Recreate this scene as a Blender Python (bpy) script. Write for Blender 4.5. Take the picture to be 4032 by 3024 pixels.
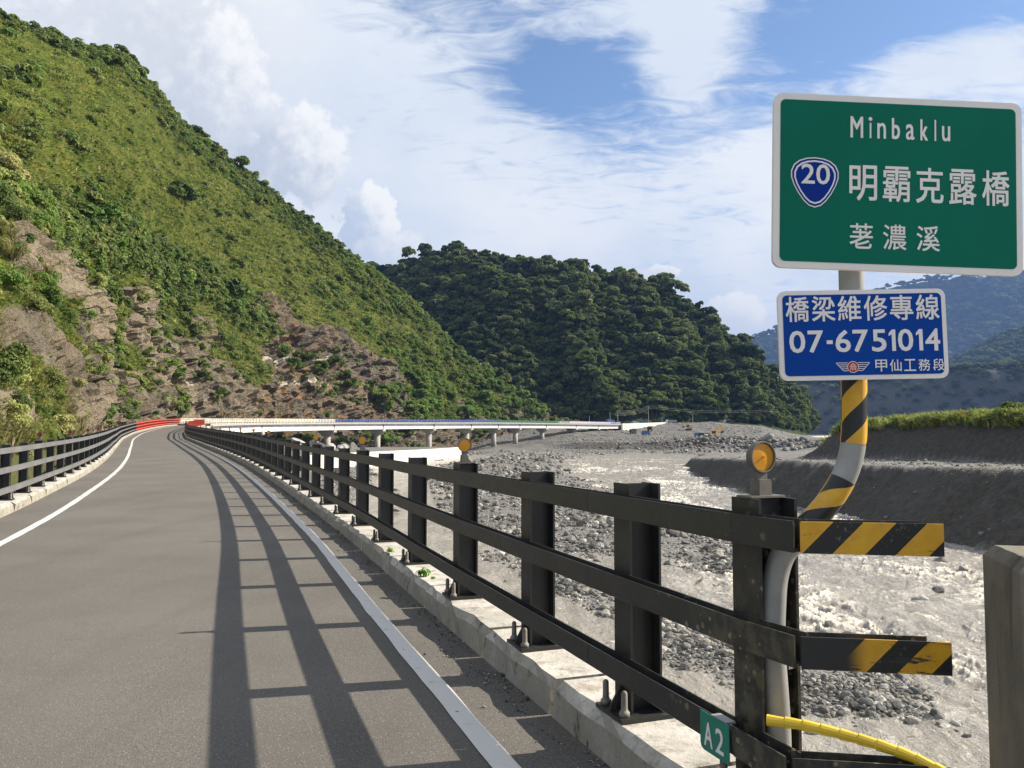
import bpy, bmesh, math, random
import numpy as np
from mathutils import Vector, Matrix, Euler

random.seed(7)
RNG = np.random.default_rng(11)
SC = bpy.context.scene
COL = SC.collection
for _o in list(bpy.data.objects):
    bpy.data.objects.remove(_o)

# ------------------------------------------------------------------ camera
F_PX, CX, CY, HOR = 3300.0, 2016.0, 1512.0, 1714.0      # the photograph's pixels (4032 x 3024)
PITCH = math.atan((HOR - CY) / F_PX)
CAM = np.array([0.0, 0.0, 1.6])
cam_d = bpy.data.cameras.new('camera')
cam_d.sensor_width = 36.0
cam_d.lens = 36.0 * F_PX / 4032.0
cam_d.clip_start = 0.05
cam_d.clip_end = 20000.0
cam_o = bpy.data.objects.new('camera', cam_d)
COL.objects.link(cam_o)
cam_o.location = CAM
cam_o.rotation_euler = (math.pi / 2 + PITCH, 0, 0)
SC.camera = cam_o

# ------------------------------------------------------------------ light, sky, exposure
SUN_EL, SUN_AZ = math.radians(34.0), math.radians(76.0)  # azimuth from +Y towards +X
SUN_DIR = Vector((math.sin(SUN_AZ) * math.cos(SUN_EL), math.cos(SUN_AZ) * math.cos(SUN_EL), math.sin(SUN_EL)))
sun_d = bpy.data.lights.new('sun', 'SUN')
sun_d.energy = 5.0
sun_d.angle = math.radians(0.55)
sun_d.color = (1.0, 0.91, 0.77)
sun_o = bpy.data.objects.new('sun', sun_d)
COL.objects.link(sun_o)
sun_o.rotation_euler = (-SUN_DIR).to_track_quat('-Z', 'Y').to_euler()
sun_o.location = (60, 20, 60)

SC.view_settings.view_transform = 'Standard'
SC.view_settings.look = 'None'
SC.view_settings.gamma = 1.0
SC.view_settings.use_curve_mapping = False
SC.view_settings.exposure = 1.2
SC.render.engine = 'CYCLES'
SC.cycles.use_denoising = True
SC.cycles.max_bounces = 6
SC.cycles.diffuse_bounces = 2
SC.cycles.glossy_bounces = 2
SC.cycles.transmission_bounces = 2
SC.cycles.transparent_max_bounces = 6
SC.cycles.volume_bounces = 0
SC.cycles.sample_clamp_indirect = 4.0
SC.cycles.sample_clamp_direct = 0.0


class NT:
    """small helper to write node trees"""
    def __init__(s, tree):
        s.t = tree
        s.x = 0

    def n(s, typ, ins=None, **attr):
        nd = s.t.nodes.new(typ)
        s.x += 40
        nd.location = (s.x, 0)
        for k, v in attr.items():
            setattr(nd, k, v)
        for k, v in (ins or {}).items():
            sock = nd.inputs[k]
            if isinstance(v, bpy.types.NodeSocket):
                s.t.links.new(v, sock)
            else:
                sock.default_value = v
        return nd

    def math(s, op, a, b=0.0, c=None, clamp=False):
        nd = s.n('ShaderNodeMath', operation=op, use_clamp=clamp)
        for i, v in enumerate((a, b, c)):
            if v is None:
                continue
            if isinstance(v, bpy.types.NodeSocket):
                s.t.links.new(v, nd.inputs[i])
            else:
                nd.inputs[i].default_value = v
        return nd.outputs[0]

    def mix(s, fac, a, b, blend='MIX'):
        nd = s.n('ShaderNodeMix', data_type='RGBA', blend_type=blend)
        for i, v in ((0, fac), (6, a), (7, b)):
            if isinstance(v, bpy.types.NodeSocket):
                s.t.links.new(v, nd.inputs[i])
            else:
                if i and len(v) == 3:
                    v = (*v, 1)
                nd.inputs[i].default_value = v
        return nd.outputs[2]

    def noise(s, vec, scale, detail=4, rough=0.5, dist=0.0):
        nd = s.n('ShaderNodeTexNoise', {'Scale': scale, 'Detail': detail, 'Roughness': rough, 'Distortion': dist})
        if vec is not None:
            s.t.links.new(vec, nd.inputs['Vector'])
        return nd.outputs['Fac']

    def ramp(s, fac, lo, hi, a=0.0, b=1.0, smooth=True):
        nd = s.n('ShaderNodeMapRange', {0: fac, 1: lo, 2: hi, 3: a, 4: b}, interpolation_type='SMOOTHSTEP' if smooth else 'LINEAR')
        return nd.outputs[0]

    def vec(s, v, scale=(1, 1, 1), loc=(0, 0, 0), rot=(0, 0, 0)):
        return s.n('ShaderNodeMapping', {0: v, 1: loc, 2: rot, 3: scale}).outputs[0]


# ---- world: Nishita sky with a layer of thin cloud and cumulus
def build_world():
    w = bpy.data.worlds.new('World')
    SC.world = w
    w.use_nodes = True
    nt = w.node_tree
    nt.nodes.clear()
    g = NT(nt)
    sky = g.n('ShaderNodeTexSky', sky_type='NISHITA', sun_disc=False, sun_elevation=SUN_EL, sun_rotation=SUN_AZ,
              altitude=300.0, air_density=1.0, dust_density=0.5, ozone_density=3.6)
    tc = g.n('ShaderNodeTexCoord').outputs['Generated']
    sep = g.n('ShaderNodeSeparateXYZ', {0: tc})
    X, Y, Z = sep.outputs
    R2D = 57.29578
    az = g.math('MULTIPLY', g.math('ARCTAN2', X, Y), R2D)
    el = g.math('MULTIPLY', g.math('ARCSINE', Z), R2D)
    # a flat cloud layer seen in perspective
    zz = g.math('ADD', g.math('MAXIMUM', Z, 0.0), 0.16)
    px = g.math('DIVIDE', X, zz)
    py = g.math('DIVIDE', Y, zz)
    pv = g.n('ShaderNodeCombineXYZ', {0: px, 1: py, 2: 0.0}).outputs[0]
    rot = g.vec(pv, scale=(1.0, 0.75, 1.0), rot=(0, 0, math.radians(-28)))
    big = g.noise(rot, 0.75, 4, 0.55, 0.6)
    rip = g.noise(g.vec(pv, scale=(3.2, 6.0, 1), rot=(0, 0, math.radians(14))), 2.6, 5, 0.62, 0.9)
    fine = g.noise(rot, 5.0, 6, 0.65, 0.4)

    def blob(a0, e0, ra, re, amp):
        da = g.math('DIVIDE', g.math('SUBTRACT', az, a0), ra)
        de = g.math('DIVIDE', g.math('SUBTRACT', el, e0), re)
        r2 = g.math('ADD', g.math('MULTIPLY', da, da), g.math('MULTIPLY', de, de))
        return g.math('MULTIPLY', g.math('EXPONENT', g.math('MULTIPLY', r2, -1.0)), amp)

    cov = g.math('MULTIPLY', g.math('SUBTRACT', big, 0.5), 1.1)
    cov = g.math('ADD', cov, 0.62)
    for args in ((4.2, 23.4, 4.8, 2.7, -0.78), (24.0, 25.0, 11.0, 5.5, -0.72), (10.5, 19.6, 5.5, 1.9, -0.30), (-4, 28.0, 9.0, 2.4, -0.24), (12.0, 24.6, 3.0, 3.2, 0.70), (12.5, 28.5, 7.0, 3.0, 0.34),
                 (27.5, 21.8, 6.0, 1.9, 0.75), (18, 17.5, 7, 2.5, 0.28),
                 (-22.0, 22.0, 16.0, 12.0, 0.38), (2.0, 10.0, 26.0, 6.5, 0.36)):
        cov = g.math('ADD', cov, blob(*args))
    tex = g.math('ADD', g.math('MULTIPLY', g.math('SUBTRACT', rip, 0.5), 1.15), g.math('MULTIPLY', g.math('SUBTRACT', fine, 0.5), 0.5))
    cov = g.math('ADD', cov, tex)
    mask = g.ramp(cov, 0.14, 0.80)
    shade = g.noise(rot, 1.5, 4, 0.5, 0.3)
    thin = g.mix(g.ramp(shade, 0.36, 0.66), (5.1, 5.5, 6.0), (6.4, 6.45, 6.5))
    base = g.mix(g.math('MULTIPLY', mask, 0.96), g.mix(1.0, sky.outputs[0], (1.0, 1.0, 1.0), 'MULTIPLY'), thin)
    # soft grey-white body of the big cumulus over the slope
    warp = g.n('ShaderNodeTexNoise', {'Scale': 15.0, 'Detail': 5.0, 'Roughness': 0.6}, noise_dimensions='3D')
    nt.links.new(tc, warp.inputs['Vector'])
    wv = g.math('MULTIPLY', g.math('SUBTRACT', warp.outputs['Fac'], 0.5), 1.35)
    wv2 = g.math('MULTIPLY', g.math('SUBTRACT', g.noise(tc, 58.0, 5, 0.62), 0.5), 1.25)
    wob = g.math('ADD', wv, wv2)

    def puff(col, a0, e0, ra, re, bright, dark, soft=0.34, opac=1.0):
        da = g.math('DIVIDE', g.math('SUBTRACT', az, a0), ra)
        de = g.math('DIVIDE', g.math('SUBTRACT', el, e0), re)
        r = g.math('SQRT', g.math('ADD', g.math('MULTIPLY', da, da), g.math('MULTIPLY', de, de)))
        d = g.math('ADD', g.math('SUBTRACT', 1.0, r), wob)
        m = g.math('MULTIPLY', g.ramp(d, 0.0, soft), opac)
        # bodies are brighter towards their upper, sunward edge
        lit = g.math('ADD', g.math('MULTIPLY', g.math('ADD', da, de), 0.45), g.math('MULTIPLY', wob, 0.8))
        c = g.mix(g.ramp(lit, -0.35, 0.55), dark, bright)
        return g.mix(m, col, c)

    W, G = (6.7, 6.65, 6.5), (3.9, 4.25, 4.8)
    cur = puff(base, -23.0, 24.0, 13.0, 10.0, (6.0, 6.0, 6.0), (4.3, 4.5, 4.9), 0.8, 0.8)
    cur = puff(cur, -19.5, 21.0, 4.6, 6.5, W, (4.2, 4.5, 5.0), 0.45, 0.9)
    cur = puff(cur, -14.8, 18.2, 4.3, 3.6, W, G, 0.32, 0.95)
    cur = puff(cur, -10.0, 14.2, 2.2, 2.6, (6.9, 6.8, 6.6), (3.9, 4.4, 5.2), 0.14, 0.97)
    cur = puff(cur, -8.2, 12.4, 3.0, 1.4, (6.3, 6.3, 6.3), (4.6, 5.0, 5.5), 0.35, 0.8)
    cur = puff(cur, 10.2, 10.9, 1.7, 0.6, (7.0, 6.9, 6.7), (5.6, 5.7, 5.9), 0.18, 0.95)
    cur = puff(cur, 15.0, 8.0, 2.0, 1.4, (7.0, 6.9, 6.65), (5.6, 5.7, 5.9), 0.22, 0.95)
    bg = g.n('ShaderNodeBackground', {'Color': cur, 'Strength': 0.072})
    out = g.n('ShaderNodeOutputWorld')
    nt.links.new(bg.outputs[0], out.inputs[0])
    w.cycles.sampling_method = 'NONE'


build_world()


# ------------------------------------------------------------------ helpers
def ray(px, py):
    """direction of a photo pixel, scaled so that its y component is 1"""
    a, b = (px - CX) / F_PX, (CY - py) / F_PX
    c, s = math.cos(PITCH), math.sin(PITCH)
    y = c - b * s
    return np.array([a / y, 1.0, (s + b * c) / y])


def at_depth(px, py, Y):
    return CAM + ray(px, py) * Y


def at_z(px, py, z):
    r = ray(px, py)
    return CAM + r * ((z - CAM[2]) / r[2])


def project(P):
    P = np.asarray(P, float)
    d = P - CAM
    c, s = math.cos(PITCH), math.sin(PITCH)
    fw = d[..., 1] * c + d[..., 2] * s
    up = -d[..., 1] * s + d[..., 2] * c
    fw = np.where(fw < 0.1, 0.1, fw)
    return CX + F_PX * d[..., 0] / fw, CY - F_PX * up / fw


def _h(ix, iy, iz, seed):
    with np.errstate(over='ignore'):
        n = (ix.astype(np.int64) * 374761393 + iy.astype(np.int64) * 668265263 + iz.astype(np.int64) * 2147483647 + seed * 974634533) & 0xFFFFFFFF
        n = ((n ^ (n >> 13)) * 1274126177) & 0xFFFFFFFF
        n = ((n ^ (n >> 16)) * 2246822519) & 0xFFFFFFFF
        n = n ^ (n >> 15)
    return (n & 0xFFFFFF) / float(0xFFFFFF)


def vnoise(x, y, z=None, seed=0):
    if z is None:
        z = np.zeros_like(x)
    x0, y0, z0 = np.floor(x), np.floor(y), np.floor(z)
    fx, fy, fz = x - x0, y - y0, z - z0
    fx, fy, fz = [f * f * f * (f * (f * 6 - 15) + 10) for f in (fx, fy, fz)]
    r = 0
    for dz in (0, 1):
        wz = fz if dz else 1 - fz
        if dz and not np.any(fz):
            continue
        for dy in (0, 1):
            wy = fy if dy else 1 - fy
            for dx in (0, 1):
                wx = fx if dx else 1 - fx
                r = r + wx * wy * wz * _h(x0 + dx, y0 + dy, z0 + dz, seed)
    return r * 2 - 1


def fbm(x, y, z=None, octv=4, seed=0, gain=0.5):
    s, a, f, t = 0.0, 1.0, 1.0, 0.0
    for i in range(octv):
        s = s + a * vnoise(x * f, y * f, None if z is None else z * f, seed + i * 17)
        t += a
        a *= gain
        f *= 2.03
    return s / t


def voro(x, y, z, seed=0):
    """cell noise: (distance to the nearest centre, a random number of that cell, distance to the second)"""
    x0, y0, z0 = np.floor(x), np.floor(y), np.floor(z)
    d1 = np.full(x.shape, 9.0)
    d2 = np.full(x.shape, 9.0)
    idv = np.zeros(x.shape)
    for dx in (-1, 0, 1):
        for dy in (-1, 0, 1):
            for dz in (-1, 0, 1):
                cx, cy, cz = x0 + dx, y0 + dy, z0 + dz
                px = cx + _h(cx, cy, cz, seed)
                py = cy + _h(cx, cy, cz, seed + 1)
                pz = cz + _h(cx, cy, cz, seed + 2)
                d = np.sqrt((px - x) ** 2 + (py - y) ** 2 + (pz - z) ** 2)
                v = _h(cx, cy, cz, seed + 3)
                near = d < d1
                d2 = np.where(near, d1, np.minimum(d2, d))
                idv = np.where(near, v, idv)
                d1 = np.where(near, d, d1)
    return d1, idv, d2


def sstep(a, b, x):
    t = np.clip((np.asarray(x, float) - a) / (b - a), 0, 1)
    return t * t * (3 - 2 * t)


def poly_sd(x, y, poly):
    """signed distance to a polygon, positive inside"""
    poly = np.asarray(poly, float)
    d = np.full(x.shape, 1e18)
    inside = np.zeros(x.shape, bool)
    n = len(poly)
    for i in range(n):
        ax, ay = poly[i]
        bx, by = poly[(i + 1) % n]
        ex, ey = bx - ax, by - ay
        wx, wy = x - ax, y - ay
        t = np.clip((wx * ex + wy * ey) / (ex * ex + ey * ey + 1e-12), 0, 1)
        dx, dy = wx - ex * t, wy - ey * t
        d = np.minimum(d, dx * dx + dy * dy)
        c = (ay > y) != (by > y)
        with np.errstate(divide='ignore', invalid='ignore'):
            xi = (bx - ax) * (y - ay) / (by - ay if by != ay else 1e-9) + ax
        inside ^= c & (x < xi)
    d = np.sqrt(d)
    return np.where(inside, d, -d)


def tag(o, label=None, cat=None, group=None, kind=None):
    if label:
        o['label'] = label
    if cat:
        o['category'] = cat
    if group:
        o['group'] = group
    if kind:
        o['kind'] = kind
    return o


def link(o, parent=None):
    COL.objects.link(o)
    if parent is not None:
        o.parent = parent
    return o


def obj(name, mesh, mat=None, parent=None, loc=None, rot=None):
    o = bpy.data.objects.new(name, mesh)
    if mat is not None and mesh is not None:
        mats = mat if isinstance(mat, (list, tuple)) else [mat]
        if len(mesh.materials) == 0:
            for m in mats:
                mesh.materials.append(m)
    if loc is not None:
        o.location = loc
    if rot is not None:
        o.rotation_euler = rot
    return link(o, parent)


def empty(name, loc=(0, 0, 0), rot=(0, 0, 0)):
    o = bpy.data.objects.new(name, None)
    o.location = loc
    o.rotation_euler = rot
    o.empty_display_size = 0.2
    return link(o)


class MB:
    """collects shapes into one mesh"""
    def __init__(s):
        s.v, s.f, s.mi = [], [], []

    def add(s, verts, faces, m=0):
        b = len(s.v)
        s.v.extend([tuple(map(float, v)) for v in verts])
        s.f.extend([tuple(i + b for i in f) for f in faces])
        s.mi.extend([m] * len(faces))
        return s

    def box(s, lo, hi, m=0, M=None):
        x0, y0, z0 = lo
        x1, y1, z1 = hi
        v = [(x0, y0, z0), (x1, y0, z0), (x1, y1, z0), (x0, y1, z0), (x0, y0, z1), (x1, y0, z1), (x1, y1, z1), (x0, y1, z1)]
        if M is not None:
            v = [M @ Vector(p) for p in v]
        return s.add(v, [(0, 3, 2, 1), (4, 5, 6, 7), (0, 1, 5, 4), (1, 2, 6, 5), (2, 3, 7, 6), (3, 0, 4, 7)], m)

    def cbox(s, c, size, m=0, M=None):
        return s.box([c[i] - size[i] / 2 for i in range(3)], [c[i] + size[i] / 2 for i in range(3)], m, M)

    def prism(s, poly, z0, z1, m=0, M=None, axis='z'):
        """extrude a 2-D outline"""
        n = len(poly)
        if axis == 'z':
            v = [(x, y, z0) for x, y in poly] + [(x, y, z1) for x, y in poly]
        elif axis == 'y':
            v = [(x, z0, y) for x, y in poly] + [(x, z1, y) for x, y in poly]
        else:
            v = [(z0, x, y) for x, y in poly] + [(z1, x, y) for x, y in poly]
        if M is not None:
            v = [M @ Vector(p) for p in v]
        f = [tuple(range(n))[::-1], tuple(range(n, 2 * n))] + [(i, (i + 1) % n, n + (i + 1) % n, n + i) for i in range(n)]
        return s.add(v, f, m)

    def tube(s, pts, rad, seg=10, m=0, cap=True):
        pts = [Vector(p) for p in pts]
        n = len(pts)
        rads = rad if isinstance(rad, (list, tuple, np.ndarray)) else [rad] * n
        up = Vector((0, 0, 1))
        rings = []
        prev = None
        for i in range(n):
            t = (pts[min(i + 1, n - 1)] - pts[max(i - 1, 0)]).normalized()
            if prev is None:
                a = t.cross(up)
                if a.length < 1e-3:
                    a = t.cross(Vector((0, 1, 0)))
                a.normalize()
            else:
                a = (prev - t * prev.dot(t)).normalized()
            prev = a
            b = t.cross(a)
            rings.append([pts[i] + (a * math.cos(2 * math.pi * k / seg) + b * math.sin(2 * math.pi * k / seg)) * rads[i] for k in range(seg)])
        v = [p for r in rings for p in r]
        f = []
        for i in range(n - 1):
            for k in range(seg):
                k2 = (k + 1) % seg
                f.append((i * seg + k, i * seg + k2, (i + 1) * seg + k2, (i + 1) * seg + k))
        if cap:
            f.append(tuple(range(seg))[::-1])
            f.append(tuple(range((n - 1) * seg, n * seg)))
        return s.add(v, f, m)

    def lathe(s, prof, seg=20, m=0, axis='z', c=(0, 0, 0), cap=True):
        """turn (distance along the axis, radius) pairs round the axis through c"""
        v = []
        for h, r in prof:
            for k in range(seg):
                a = 2 * math.pi * k / seg
                p = (r * math.cos(a), r * math.sin(a), h)
                if axis == 'y':
                    p = (p[0], h, p[1])
                elif axis == 'x':
                    p = (h, p[0], p[1])
                v.append((p[0] + c[0], p[1] + c[1], p[2] + c[2]))
        f = [(i * seg + k, i * seg + (k + 1) % seg, (i + 1) * seg + (k + 1) % seg, (i + 1) * seg + k) for i in range(len(prof) - 1) for k in range(seg)]
        if cap:
            f += [tuple(range(seg))[::-1], tuple(range((len(prof) - 1) * seg, len(prof) * seg))]
        return s.add(v, f, m)

    def mesh(s, name, smooth=False):
        me = bpy.data.meshes.new(name)
        me.from_pydata(s.v, [], s.f)
        me.polygons.foreach_set('material_index', s.mi)
        me.update()
        bm = bmesh.new()
        bm.from_mesh(me)
        bmesh.ops.recalc_face_normals(bm, faces=bm.faces)
        bm.to_mesh(me)
        bm.free()
        if smooth:
            me.polygons.foreach_set('use_smooth', [True] * len(me.polygons))
        return me

    def build(s, name, mat, parent=None, smooth=False, loc=None, rot=None):
        return obj(name, s.mesh(name, smooth), mat, parent, loc, rot)


def np_mesh(name, V, Fq, smooth=True, attrs=None):
    me = bpy.data.meshes.new(name)
    V = np.asarray(V, np.float32)
    Fq = np.asarray(Fq, np.int32)
    k = Fq.shape[1]
    me.vertices.add(len(V))
    me.vertices.foreach_set('co', V.ravel())
    me.loops.add(Fq.size)
    me.loops.foreach_set('vertex_index', Fq.ravel())
    me.polygons.add(len(Fq))
    me.polygons.foreach_set('loop_start', np.arange(0, Fq.size, k, dtype=np.int32))
    me.polygons.foreach_set('use_smooth', np.full(len(Fq), smooth))
    for a, vals in (attrs or {}).items():
        vals = np.asarray(vals, np.float32)
        if vals.ndim == 1:
            at = me.attributes.new(a, 'FLOAT', 'POINT')
            at.data.foreach_set('value', vals)
        else:
            at = me.attributes.new(a, 'FLOAT_VECTOR', 'POINT')
            at.data.foreach_set('vector', vals.ravel())
    me.update(calc_edges=True)
    me.validate()
    return me


def grid_faces(nu, nv):
    i = np.arange(nu - 1)[:, None]
    j = np.arange(nv - 1)[None, :]
    a = (i * nv + j).ravel()
    return np.stack([a, a + nv, a + nv + 1, a + 1], 1)


# ------------------------------------------------------------------ materials
def material(name):
    m = bpy.data.materials.new(name)
    m.use_nodes = True
    nt = m.node_tree
    g = NT(nt)
    b = nt.nodes['Principled BSDF']
    g.b = b
    g.L = nt.links.new
    g.obj = g.n('ShaderNodeTexCoord').outputs['Object']
    g.pos = g.n('ShaderNodeNewGeometry').outputs['Position']
    return m, g


def setp(g, color=None, rough=None, metal=None, spec=None, bump=None, bump_s=0.3, bump_d=0.02):
    for k, v in (('Base Color', color), ('Roughness', rough), ('Metallic', metal), ('Specular IOR Level', spec)):
        if v is None:
            continue
        if isinstance(v, bpy.types.NodeSocket):
            g.L(v, g.b.inputs[k])
        else:
            g.b.inputs[k].default_value = (*v, 1) if isinstance(v, tuple) and len(v) == 3 else v
    if bump is not None:
        bn = g.n('ShaderNodeBump', {'Height': bump, 'Strength': bump_s, 'Distance': bump_d})
        g.L(bn.outputs[0], g.b.inputs['Normal'])


def paint(name, col, rough=0.45, var=0.25, scale=6.0, spec=0.5, dirt=(0.16, 0.14, 0.11), dirt_amt=0.25, metal=0.0):
    m, g = material(name)
    n = g.noise(g.pos, scale, 5, 0.6)
    n2 = g.noise(g.pos, scale * 5, 4, 0.65)
    c = g.mix(g.ramp(n, 0.3, 0.75), tuple(c * (1 - var) for c in col), tuple(min(1, c * (1 + var * .6)) for c in col))
    c = g.mix(g.math('MULTIPLY', g.ramp(n2, 0.56, 0.75), dirt_amt), c, dirt)
    setp(g, c, g.math('ADD', g.math('MULTIPLY', n2, 0.25), rough - 0.1), metal, spec, n2, 0.08, 0.004)
    return m


MAT = {}


def build_materials():
    # asphalt
    m, g = material('asphalt')
    fine = g.noise(g.pos, 160, 3, 0.7)
    mid = g.noise(g.pos, 38, 4, 0.65)
    big = g.noise(g.pos, 0.5, 4, 0.55)
    c = g.mix(g.ramp(big, 0.3, 0.7), (0.108, 0.100, 0.090), (0.134, 0.125, 0.113))
    c = g.mix(g.ramp(fine, 0.3, 0.72), g.mix(1.0, c, (0.55, 0.55, 0.56), 'MULTIPLY'), g.mix(1.0, c, (1.4, 1.38, 1.34), 'MULTIPLY'))
    sp = g.n('ShaderNodeTexVoronoi', {'Vector': g.pos, 'Scale': 42.0})
    c = g.mix(g.math('MULTIPLY', g.math('LESS_THAN', sp.outputs['Distance'], 0.17), 0.6), c, (0.34, 0.32, 0.29))
    sp2 = g.n('ShaderNodeTexVoronoi', {'Vector': g.vec(g.pos, loc=(3.1, 1.7, 0)), 'Scale': 30.0})
    c = g.mix(g.math('MULTIPLY', g.math('LESS_THAN', sp2.outputs['Distance'], 0.16), 0.6), c, (0.04, 0.038, 0.035))
    blot = g.noise(g.pos, 2.3, 6, 0.7)
    c = g.mix(g.math('MULTIPLY', g.ramp(blot, 0.55, 0.75), 0.25), c, (0.085, 0.078, 0.068))
    # long tyre-polished streaks
    st = g.noise(g.vec(g.pos, scale=(1.6, 0.07, 1), rot=(0, 0, math.radians(-20))), 1.0, 4, 0.6)
    c = g.mix(g.math('MULTIPLY', g.ramp(st, 0.50, 0.70), 0.30), c, (0.085, 0.08, 0.075))
    setp(g, c, 0.86, 0, 0.3, g.math('ADD', fine, g.math('MULTIPLY', mid, 0.7)), 0.55, 0.012)
    MAT['asphalt'] = m
    # road paint
    m, g = material('road_paint')
    n = g.noise(g.pos, 9, 6, 0.7)
    n2 = g.noise(g.pos, 70, 3, 0.6)
    c = g.mix(g.ramp(n, 0.55, 0.76), (0.56, 0.545, 0.51), (0.34, 0.325, 0.30))
    sp = g.n('ShaderNodeTexVoronoi', {'Vector': g.pos, 'Scale': 7.0})
    c = g.mix(g.math('LESS_THAN', sp.outputs['Distance'], 0.075), c, (0.10, 0.09, 0.08))
    setp(g, c, 0.6, 0, 0.4, n2, 0.2, 0.004)
    MAT['road_paint'] = m
    # concrete (kerbs, walls)
    for nm, a, b, st in (('kerb_concrete', (0.36, 0.34, 0.30), (0.56, 0.53, 0.48), (0.10, 0.09, 0.07)),
                         ('old_concrete', (0.28, 0.27, 0.25), (0.40, 0.385, 0.355), (0.10, 0.095, 0.085)),
                         ('cream_concrete', (0.52, 0.49, 0.43), (0.64, 0.61, 0.54), (0.30, 0.27, 0.22)),
                         ('pillar_concrete', (0.105, 0.095, 0.075), (0.175, 0.158, 0.125), (0.045, 0.04, 0.03))):
        m, g = material(nm)
        n = g.noise(g.pos, 2.2, 6, 0.65)
        n2 = g.noise(g.pos, 24, 5, 0.7)
        n3 = g.noise(g.vec(g.pos, scale=(3, 3, 0.5)), 2.5, 5, 0.65)
        c = g.mix(g.ramp(n, 0.3, 0.7), a, b)
        c = g.mix(g.math('MULTIPLY', g.ramp(n3, 0.52, 0.72), 0.7), c, st)
        c = g.mix(g.math('MULTIPLY', g.ramp(n2, 0.60, 0.72), 0.6), c, st)
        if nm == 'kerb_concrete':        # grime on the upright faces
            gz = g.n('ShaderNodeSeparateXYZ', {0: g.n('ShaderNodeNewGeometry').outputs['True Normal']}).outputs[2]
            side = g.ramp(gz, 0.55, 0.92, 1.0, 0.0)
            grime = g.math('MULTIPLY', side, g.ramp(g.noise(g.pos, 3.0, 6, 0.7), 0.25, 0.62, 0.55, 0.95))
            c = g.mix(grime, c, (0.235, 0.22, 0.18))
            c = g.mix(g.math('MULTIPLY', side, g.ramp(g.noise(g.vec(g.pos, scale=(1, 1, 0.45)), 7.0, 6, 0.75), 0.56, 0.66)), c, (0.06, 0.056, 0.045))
            c = g.mix(g.math('MULTIPLY', g.ramp(g.noise(g.pos, 4.3, 6, 0.75), 0.50, 0.66), 0.65), c, (0.24, 0.19, 0.135))
        setp(g, c, 0.88, 0, 0.25, g.math('ADD', n2, n), 0.5, 0.02)
        MAT[nm] = m
    # guardrail paint
    m, g = material('black_paint')
    n = g.noise(g.pos, 3.0, 5, 0.6)
    n2 = g.noise(g.pos, 30, 4, 0.6)
    c = g.mix(g.ramp(n, 0.3, 0.7), (0.014, 0.015, 0.016), (0.024, 0.024, 0.023))
    c = g.mix(g.math('MULTIPLY', g.ramp(n2, 0.62, 0.75), 0.5), c, (0.075, 0.068, 0.055))
    vz = g.n('ShaderNodeTexVoronoi', {'Vector': g.pos, 'Scale': 26.0, 'Randomness': 1.0})
    # lichen spots that sit on the end post and the rails next to it
    d = g.n('ShaderNodeVectorMath', {0: g.pos, 1: (0.98, 3.15, 0.62)}, operation='DISTANCE').outputs['Value']
    near = g.ramp(d, 0.35, 0.95, 1.0, 0.0)
    cl = g.ramp(g.noise(g.pos, 7, 4, 0.6), 0.42, 0.54)
    vr = g.n('ShaderNodeSeparateColor', {0: vz.outputs['Color']}).outputs[0]
    spot = g.math('LESS_THAN', g.math('ADD', vz.outputs['Distance'], g.math('MULTIPLY', n2, 0.45)), g.math('ADD', 0.18, g.math('MULTIPLY', vr, 0.42)))
    lich = g.math('MULTIPLY', g.math('MULTIPLY', spot, near), cl)
    moss = g.math('MULTIPLY', g.ramp(d, 0.2, 0.62, 1.0, 0.0), g.ramp(g.noise(g.pos, 12, 5, 0.7), 0.42, 0.62))
    c = g.mix(g.math('MULTIPLY', moss, 0.55), c, (0.12, 0.105, 0.06))
    c = g.mix(g.math('MULTIPLY', lich, 0.65), c, (0.26, 0.24, 0.16))
    setp(g, c, g.math('ADD', g.math('MULTIPLY', n2, 0.3), 0.3), 0, 0.5, n2, 0.1, 0.003)
    MAT['black_paint'] = m
    m, g = material('sunlit_black_paint')  # black paint of the slope-side rails, with sunlight put into its colour
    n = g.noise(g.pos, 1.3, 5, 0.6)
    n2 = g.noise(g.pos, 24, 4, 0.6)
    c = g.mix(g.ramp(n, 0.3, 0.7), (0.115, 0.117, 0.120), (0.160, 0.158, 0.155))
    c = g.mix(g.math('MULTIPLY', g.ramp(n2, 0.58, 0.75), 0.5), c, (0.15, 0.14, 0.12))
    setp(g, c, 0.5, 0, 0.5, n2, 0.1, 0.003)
    MAT['sunlit_black_paint'] = m
    MAT['red_paint'] = paint('red_paint', (0.60, 0.075, 0.055), 0.45, 0.2)
    MAT['white_paint'] = paint('white_paint', (0.74, 0.70, 0.60), 0.5, 0.12, dirt_amt=0.12)
    MAT['blue_paint'] = paint('blue_paint', (0.045, 0.09, 0.33), 0.5, 0.3)
    MAT['green_paint'] = paint('green_paint', (0.03, 0.15, 0.075), 0.5, 0.25)
    MAT['lilac_paint'] = paint('lilac_paint', (0.60, 0.56, 0.70), 0.5, 0.15, dirt_amt=0.1)
    MAT['girder_white'] = paint('girder_white', (0.78, 0.79, 0.80), 0.5, 0.05, scale=0.4, dirt_amt=0.06)
    MAT['dark_joint'] = paint('dark_joint', (0.10, 0.11, 0.12), 0.7)
    MAT['galvanised'] = paint('galvanised', (0.29, 0.29, 0.275), 0.45, 0.12, scale=9, dirt=(0.20, 0.19, 0.15), dirt_amt=0.35, metal=0.15)
    MAT['dull_bolt'] = paint('dull_bolt', (0.17, 0.155, 0.13), 0.6, 0.25, scale=40)
    MAT['sign_white'] = paint('sign_white', (0.78, 0.735, 0.69), 0.35, 0.04, scale=3, dirt_amt=0.05)
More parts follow.
